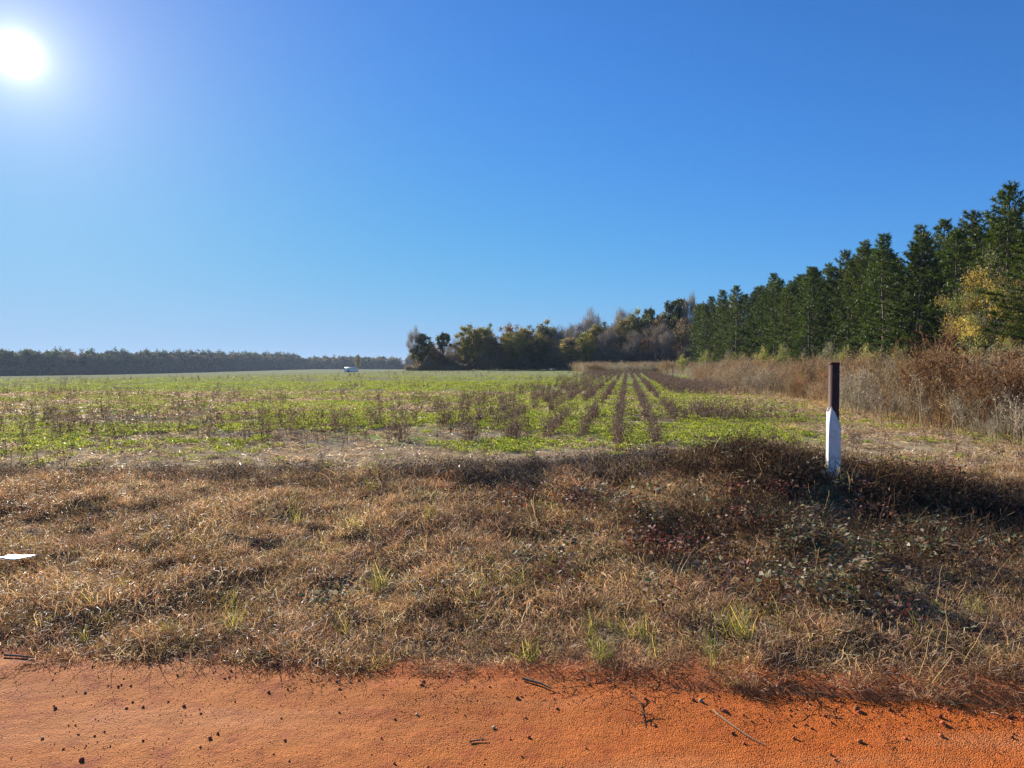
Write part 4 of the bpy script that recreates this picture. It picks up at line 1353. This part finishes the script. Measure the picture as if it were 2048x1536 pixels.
# ------------------------------------------------------------------ marker post
M_RUST = new_mat("rusty_brown_paint"); b = NB(M_RUST)
tc = b.node("ShaderNodeTexCoord").outputs['Object']
n = b.noise(b.scaled(tc, (1, 1, 0.3)), 22, 5, 0.7)
c = b.mix(b.step(n, 0.35, 0.7), (0.060, 0.022, 0.015), (0.11, 0.042, 0.025))
b.l.new(b.principled(c, 0.7, b.bump(n, 0.4, 0.002), 0.3), b.out.inputs[0])
M_SLEEVE = new_mat("white_sleeve"); b = NB(M_SLEEVE)
tc = b.node("ShaderNodeTexCoord").outputs['Object']
sx = b.node("ShaderNodeSeparateXYZ"); b.put(sx.inputs[0], tc)
streak = b.noise(b.scaled(tc, (1, 1, 0.12)), 60, 4, 0.6)
c = b.mix(b.step(streak, 0.3, 0.8), (0.80, 0.77, 0.71), (0.66, 0.63, 0.58))
dirt = b.math('MULTIPLY', b.step(b.noise(tc, 38, 5, 0.7), 0.46, 0.60), b.math('SUBTRACT', 1.0, b.step(sx.outputs[2], 0.14, 0.42)))
c = b.mix(dirt, c, (0.07, 0.065, 0.06))
c = b.mix(b.math('MULTIPLY', b.step(b.noise(tc, 9, 4), 0.5, 0.75), 0.6), c, (0.40, 0.36, 0.30))
b.l.new(b.principled(c, 0.5, b.bump(streak, 0.2, 0.001), 0.4), b.out.inputs[0])

PX, PY = (1668 - 1024) / FPX * 7.4, 7.4
PZ = EYE + (738 - 962) / FPX * 7.4
print("post ground", hz(PX, PY), "wanted", PZ)
PZ = hz(PX, PY) - 0.06
top_z = EYE + (738 - 725) / FPX * 7.4 - PZ
post = bpy.data.objects.new("marker_post", None); COL.objects.link(post)
post.location = (PX, PY, PZ); post.rotation_euler = (0, 0, math.radians(-13))
post['label'] = "rust-brown steel pipe post with a white sleeve cut slantwise on its lower half"; post['category'] = "post"
ring = np.linspace(0, 2 * math.pi, 24, endpoint=False)


def cyl(r_, z0, z1, nseg=24):
    a = np.linspace(0, 2 * math.pi, nseg, endpoint=False)
    lo = np.column_stack([np.cos(a) * r_, np.sin(a) * r_, np.full(nseg, z0)])
    hi = lo.copy(); hi[:, 2] = z1
    V = np.concatenate([lo, hi]); i = np.arange(nseg); j = (i + 1) % nseg
    return V, np.column_stack([i, j, j + nseg, i + nseg])


r_o, r_i = 0.054, 0.047
Vo, Fo = cyl(r_o, -0.1, top_z - 0.012); Vi, Fi = cyl(r_i, -0.1, top_z - 0.012)
Fi = Fi[:, ::-1] + 48
i = np.arange(24); j = (i + 1) % 24
rim = np.column_stack([24 + i, 24 + j, 72 + j, 72 + i])
me = make_mesh("pipe", np.concatenate([Vo, Vi]), np.concatenate([Fo, Fi, rim]), M_RUST)
add("pipe", me, post)
Vc, Fc = cyl(0.0565, top_z - 0.022, top_z)
Vc2 = np.concatenate([Vc, [[0, 0, top_z - 0.022], [0.0, 0, top_z + 0.004]]])
Ft = np.concatenate([np.column_stack([i, np.full(24, 48), j]), np.column_stack([24 + i, 24 + j, np.full(24, 49)])])
add("cap", make_mesh("cap", Vc2, [Fc, Ft], M_RUST), post)
# square sleeve with bevelled corners, its top cut along a slant that peaks near the sunny corner
hw, bv = 0.0625, 0.009
cs = []
for (sx_, sy_) in ((-1, -1), (1, -1), (1, 1), (-1, 1)):
    for k in range(3):
        a = {(-1, -1): math.pi, (1, -1): 1.5 * math.pi, (1, 1): 0, (-1, 1): 0.5 * math.pi}[(sx_, sy_)] + k * math.pi / 4
        cs.append((sx_ * (hw - bv) + math.cos(a) * bv, sy_ * (hw - bv) + math.sin(a) * bv))
prof = []
for a_, b2 in zip(cs, cs[1:] + cs[:1]):
    prof.append(a_)
    L = math.hypot(b2[0] - a_[0], b2[1] - a_[1])
    if L > 0.05:
        for f in (0.15, 0.3, 0.5, 0.7, 0.85):
            prof.append((a_[0] + (b2[0] - a_[0]) * f, a_[1] + (b2[1] - a_[1]) * f))
prof = np.array(prof); m = len(prof)
z_peak = (962 - 808) / FPX * 7.4 + 0.03; z_low = (962 - 850) / FPX * 7.4 + 0.03
def ztop(p):
    u = (p[:, 0] + hw) / (2 * hw)
    z = np.where(u < 0.24, z_peak - (0.24 - u) / 0.24 * 0.075, z_peak - (u - 0.24) / 0.76 * (z_peak - z_low))
    return z + np.where((u > 0.3) & (u < 0.5), -0.02, 0) + rng.normal(size=len(u)) * 0.002
levels = [-0.1, 0.1, 0.3, 0.5]
Vs = []
zt = ztop(prof)
for sc_ in (1.0, 0.93):
    for lv in levels:
        Vs.append(np.column_stack([prof * sc_, np.full(m, lv)]))
    Vs.append(np.column_stack([prof * sc_, zt]))
V = np.concatenate(Vs)
Fq = []
nl = len(levels) + 1
for s_i in range(2):
    for l in range(nl - 1):
        for q in range(m):
            w_ = (q + 1) % m
            o_ = (s_i * nl + l) * m
            f = [o_ + q, o_ + w_, o_ + m + w_, o_ + m + q]
            Fq.append(f if s_i == 0 else f[::-1])
for q in range(m):
    w_ = (q + 1) % m
    Fq.append([(nl - 1) * m + q, (nl - 1) * m + w_, (2 * nl - 1) * m + w_, (2 * nl - 1) * m + q])
add("sleeve", make_mesh("sleeve", V, np.array(Fq), M_SLEEVE), post)

# dark thin stake standing in the weeds' edge
M_STAKE = simple_mat("dark_steel", (0.03, 0.03, 0.03), (0.06, 0.055, 0.05), 20, 0.6, 0.3)
x, y, z = px2w(1345, 60)
sp = Soup(); sp.tube(np.array([[0, 0, -0.2], [0.01, 0, 0.6], [0.02, 0, 1.25]]), np.array([.035, .035, .033]), (.1, .1, .1), 6)
me = sp.mesh("stake", M_STAKE)
add("thin_stake", me, loc=(x, y, z), label="thin dark stake standing upright beside the dark bare stems", category="stake")

# ------------------------------------------------------------------ things lying about
# white scrap on the grass
M_SCRAP = simple_mat("white_scrap", (0.80, 0.80, 0.79), (0.58, 0.56, 0.52), 22, 0.5, 0.4)
D = 5.35
x = (33 - 1024) / FPX * D
z = hz(x, D) + 0.10
gx, gy = np.meshgrid(np.linspace(-0.105, 0.105, 12), np.linspace(-0.065, 0.065, 8))
gx = gx * (1 + 0.10 * np.sin(gy * 60)) + 0.006 * np.sin(gy * 140); gy = gy * (1 + 0.16 * np.sin(gx * 33 + 1))
out = np.stack([gx + gy * 0.35, gy, 0.010 * (fbm(gx * 22, gy * 22, 130, 2) - 0.5) + 0.012 * (gx / 0.105) ** 2 - gy * 0.05], -1).reshape(-1, 3)
lo = out.copy(); lo[:, 2] -= 0.006
V = np.concatenate([out, lo]); nx, ny = 12, 8
Fq = []
for jj in range(ny - 1):
    for ii in range(nx - 1):
        k = jj * nx + ii
        Fq.append([k, k + 1, k + nx + 1, k + nx]); Fq.append([96 + k, 96 + k + nx, 96 + k + nx + 1, 96 + k + 1])
bd = [i for i in range(nx)] + [jj * nx + nx - 1 for jj in range(1, ny)] + [(ny - 1) * nx + i for i in range(nx - 2, -1, -1)] + [jj * nx for jj in range(ny - 2, 0, -1)]
for a_, b2 in zip(bd, bd[1:] + bd[:1]):
    Fq.append([a_, a_ + 96, b2 + 96, b2])
add("white_scrap", make_mesh("white_scrap", V, np.array(Fq), M_SCRAP), loc=(x, D, z),
    label="flat white scrap of plastic lying on the dry grass", category="litter")


def rock_mesh(seed, flat=0.7, cols=((0.45, 0.16, 0.06), (0.30, 0.10, 0.045))):
    r = np.random.default_rng(seed)
    import bmesh
    bm = bmesh.new(); bmesh.ops.create_icosphere(bm, subdivisions=1, radius=1.0)
    V = np.array([v.co[:] for v in bm.verts]); F = np.array([[v.index for v in f.verts] for f in bm.faces]); bm.free()
    V = V * (1 + r.normal(size=(len(V), 1)) * 0.14) * np.array([1, r.uniform(.7, 1), flat])
    c = np.repeat(pal(cols, 1, 0.1, r), len(V), 0)
    return make_mesh("stone", V, F, M_CLOD, c)


rocks = [rock_mesh(700 + i) for i in range(4)] + [rock_mesh(710 + i, cols=((0.34, 0.12, 0.06), (0.26, 0.09, 0.05))) for i in range(3)] \
    + [rock_mesh(720 + i, cols=((0.60, 0.42, 0.26), (0.5, 0.33, 0.2))) for i in range(2)]
rp = [proto("pebble", m_) for m_ in rocks]
P = np.stack([rng.uniform(-5.5, 5.5, 60000), rng.uniform(1.6, 4.4, 60000)], 1)
e = P[:, 1] - road_edge(P[:, 0])
pn = fbm(P[:, 0] * 2, P[:, 1] * 2, 141, 3)
edge = np.exp(-((e + 0.12) / 0.16) ** 2)
keep = (e < 0.35) & (rng.random(len(P)) < 0.28 + 0.7 * sstep(0.45, 0.65, pn) * 0.5 + edge * 0.6 * sstep(-3, 1.5, P[:, 0]))
P = P[keep]; edge = edge[keep]
S = 0.0011 + 0.0018 * rng.random(len(P)) + 0.0080 * rng.random(len(P)) ** 26
S = S * (1 + edge * (0.3 + 1.0 * rng.random(len(P))) * sstep(-2, 2, P[:, 0]))
idx = rng.choice(9, len(P), p=[.2, .2, .2, .2, .05, .05, .04, .03, .03])
rot = rng.random((len(P), 3)) * 6.28
scatter("road_gravel", with_z(P, 0.001), rp, S, rot=rot, idx=idx, label="loose red clay grit and gravel strewn over the dirt road", cat="gravel")

# a few stones one can pick out on the road, pixel position, size in mm
stones = [(162, 1394, 8, 7, "pale rounded stone on the clay below the white scrap"), (74, 1485, 8, 7, "pale stone near the road's bottom corner by the pale rounded one"),
          (413, 1486, 10, 2, "dark reddish stone alone on the open road, largest of its surroundings"), (361, 1420, 9, 4, "dark stone below the dead grass clump, beside a reddish one"),
          (832, 1440, 8, 8, "tan oval stone in the middle of the road"), (987, 1465, 9, 7, "light tan oval stone near the middle of the road"),
          (101, 1425, 8, 5, "dark red stone between the pale ones"), (1058, 1484, 9, 5, "rough brown stone close to the light tan oval one"),
          (1728, 1494, 12, 0, "tan clod on the red road, straight below the marker post"), (1895, 1462, 12, 1, "red clod under the brushy road edge"),
          (845, 1379, 10, 0, "red clay lump at the foot of the matted grass"), (153, 1528, 13, 4, "dark clay lump at the picture's bottom edge")]
for (px, py, r_, k, lab) in stones:
    D = EYE * FPX / (py - 738)
    x = (px - 1024) / FPX * D
    o = add("stone", rocks[k], loc=(x, D, hz(x, D) + r_ * 0.0004), label=lab, category="stone", group="stones on the road")
    o.scale = (r_ / 1000 * 1.15,) * 3; o.rotation_euler = (0, 0, px)


# roadside twigs and straw lying over the clay edge
def mess(seed, cols, n=18, L=(0.03, 0.11), w=0.003, rad=0.07):
    r = np.random.default_rng(seed); s = Soup()
    b0 = r.normal(size=(n, 3)) * rad; b0[:, 2] = r.random(n) * 0.015
    d = r.normal(size=(n, 3)); d[:, 2] = d[:, 2] * 0.2 + 0.12
    s.strands(b0, d, r.uniform(*L, n), w, w * 0.4, pal(cols, n, 0.2, r), 3, 0.18, 0.05, r)
    return proto("mess", s.mesh("mess", M_STALK))


ms = [mess(800 + i, [(0.10, 0.055, 0.035), (0.18, 0.10, 0.06), (0.34, 0.22, 0.13), (0.06, 0.03, 0.02)]) for i in range(5)]
P = frustum_pts(7000, 2.7, 4.6, 1.5)
e = P[:, 1] - road_edge(P[:, 0])
en = fbm(P[:, 0] * 2.2, P[:, 1] * 3, 151, 3)
keep = rng.random(len(P)) < np.exp(-((e - 0.06) / 0.13) ** 2) * 0.5 * sstep(0.33, 0.6, en) + 0.02 * np.exp(-((e + 0.25) / 0.2) ** 2) * sstep(0.5, 0.65, en)
P = P[keep]
scatter("edge_debris", with_z(P, 0.004), ms, rng.uniform(0.6, 1.3, len(P)), label="dead roots, twigs and straw caught along the road's edge", cat="debris")

M_STICK = simple_mat("stick_bark", (0.13, 0.085, 0.06), (0.22, 0.16, 0.11), 40, 0.9, 0.1, 0.001)


def stick(pxs, rad, lab, name="twig", cat="stick", col=None):
    pts = []
    for (px, py) in pxs:
        D = EYE * FPX / (py - 738); x = (px - 1024) / FPX * D
        pts.append((x, D, hz(x, D) + rad + 0.003))
    pts = np.array(pts); o0 = pts[0].copy()
    s = Soup(); s.tube(pts - o0, np.linspace(rad, rad * 0.6, len(pts)), (0.2, 0.15, 0.1), 6)
    add(name, s.mesh(name, M_STICK if col is None else col), loc=tuple(o0), label=lab, category=cat)


def cane(pts, rad, lab, mat):
    pts = np.array(pts, float); o0 = pts[0].copy()
    t = np.linspace(0, 1, len(pts)); tt = np.linspace(0, 1, 14)
    P3 = np.column_stack([np.interp(tt, t, pts[:, i]) for i in range(3)])
    for _ in range(2):
        P3[1:-1] = (P3[:-2] + 2 * P3[1:-1] + P3[2:]) / 4
    s = Soup(); s.tube(P3 - o0, np.linspace(rad, rad * 0.5, 14), (0.2, 0.15, 0.1), 5)
    add("cane", s.mesh("cane", mat), loc=tuple(o0), label=lab, category="vine")


cane([(PX + 0.08, PY - 0.05, PZ + 0.05), (PX + 0.18, PY - 0.1, PZ + 0.17), (PX + 0.45, PY - 0.1, PZ + 0.17), (PX + 0.75, PY - 0.15, PZ + 0.02)], 0.004,
     "thin dark cane arching away from the foot of the marker post", M_STICK)
cane([(PX - 0.12, PY - 0.14, PZ + 0.02), (PX - 0.03, PY - 0.10, PZ + 0.14), (PX + 0.06, PY - 0.09, PZ + 0.20), (PX + 0.16, PY - 0.02, PZ + 0.16)], 0.0028,
     "thin vine crossing the dirty lower end of the post's white sleeve", M_STICK)
cane([(PX - 0.05, PY - 0.12, PZ + 0.02), (PX - 0.035, PY - 0.085, PZ + 0.16), (PX + 0.00, PY - 0.08, PZ + 0.26), (PX - 0.04, PY - 0.08, PZ + 0.34)], 0.002,
     "hair-thin vine climbing the white sleeve of the post", M_STICK)
M_STRAW = simple_mat("pale_straw", (0.42, 0.30, 0.17), (0.32, 0.22, 0.13), 40, 0.7, 0.2)
stick([(1046, 1370), (1062, 1375), (1082, 1381), (1103, 1391)], 0.008, "short dark stick lying at the grass edge on the clay")
stick([(1432, 1436), (1436, 1442), (1466, 1462), (1500, 1484), (1538, 1502)], 0.004, "long pale stalk lying bent on the red road", "stalk", "stalk", M_STRAW)
stick([(1262, 1405), (1284, 1418), (1288, 1446), (1290, 1462)], 0.0025, "thin hooked twig on the road beside the long pale stalk")
stick([(938, 1495), (955, 1492), (975, 1492)], 0.004, "tiny dark twig alone in the middle of the road")
stick([(0, 1322), (30, 1325), (62, 1328)], 0.007, "dark stick along the road's edge under the white scrap")

# ------------------------------------------------------------------ air
M_HAZE = new_mat("haze"); b = NB(M_HAZE)
pv = b.node("ShaderNodeVolumePrincipled")
pv.inputs['Color'].default_value = (0.62, 0.78, 1.0, 1)
pv.inputs['Density'].default_value = 0.00011
pv.inputs['Anisotropy'].default_value = 0.2
b.l.new(pv.outputs[0], b.out.inputs['Volume'])
add("haze", boxes("haze", [(-1700, 1700, -1600, 1850, -6.0, 32.0)], M_HAZE), kind='stuff', label="thin bluish air that pales the far woodland")
print("done")
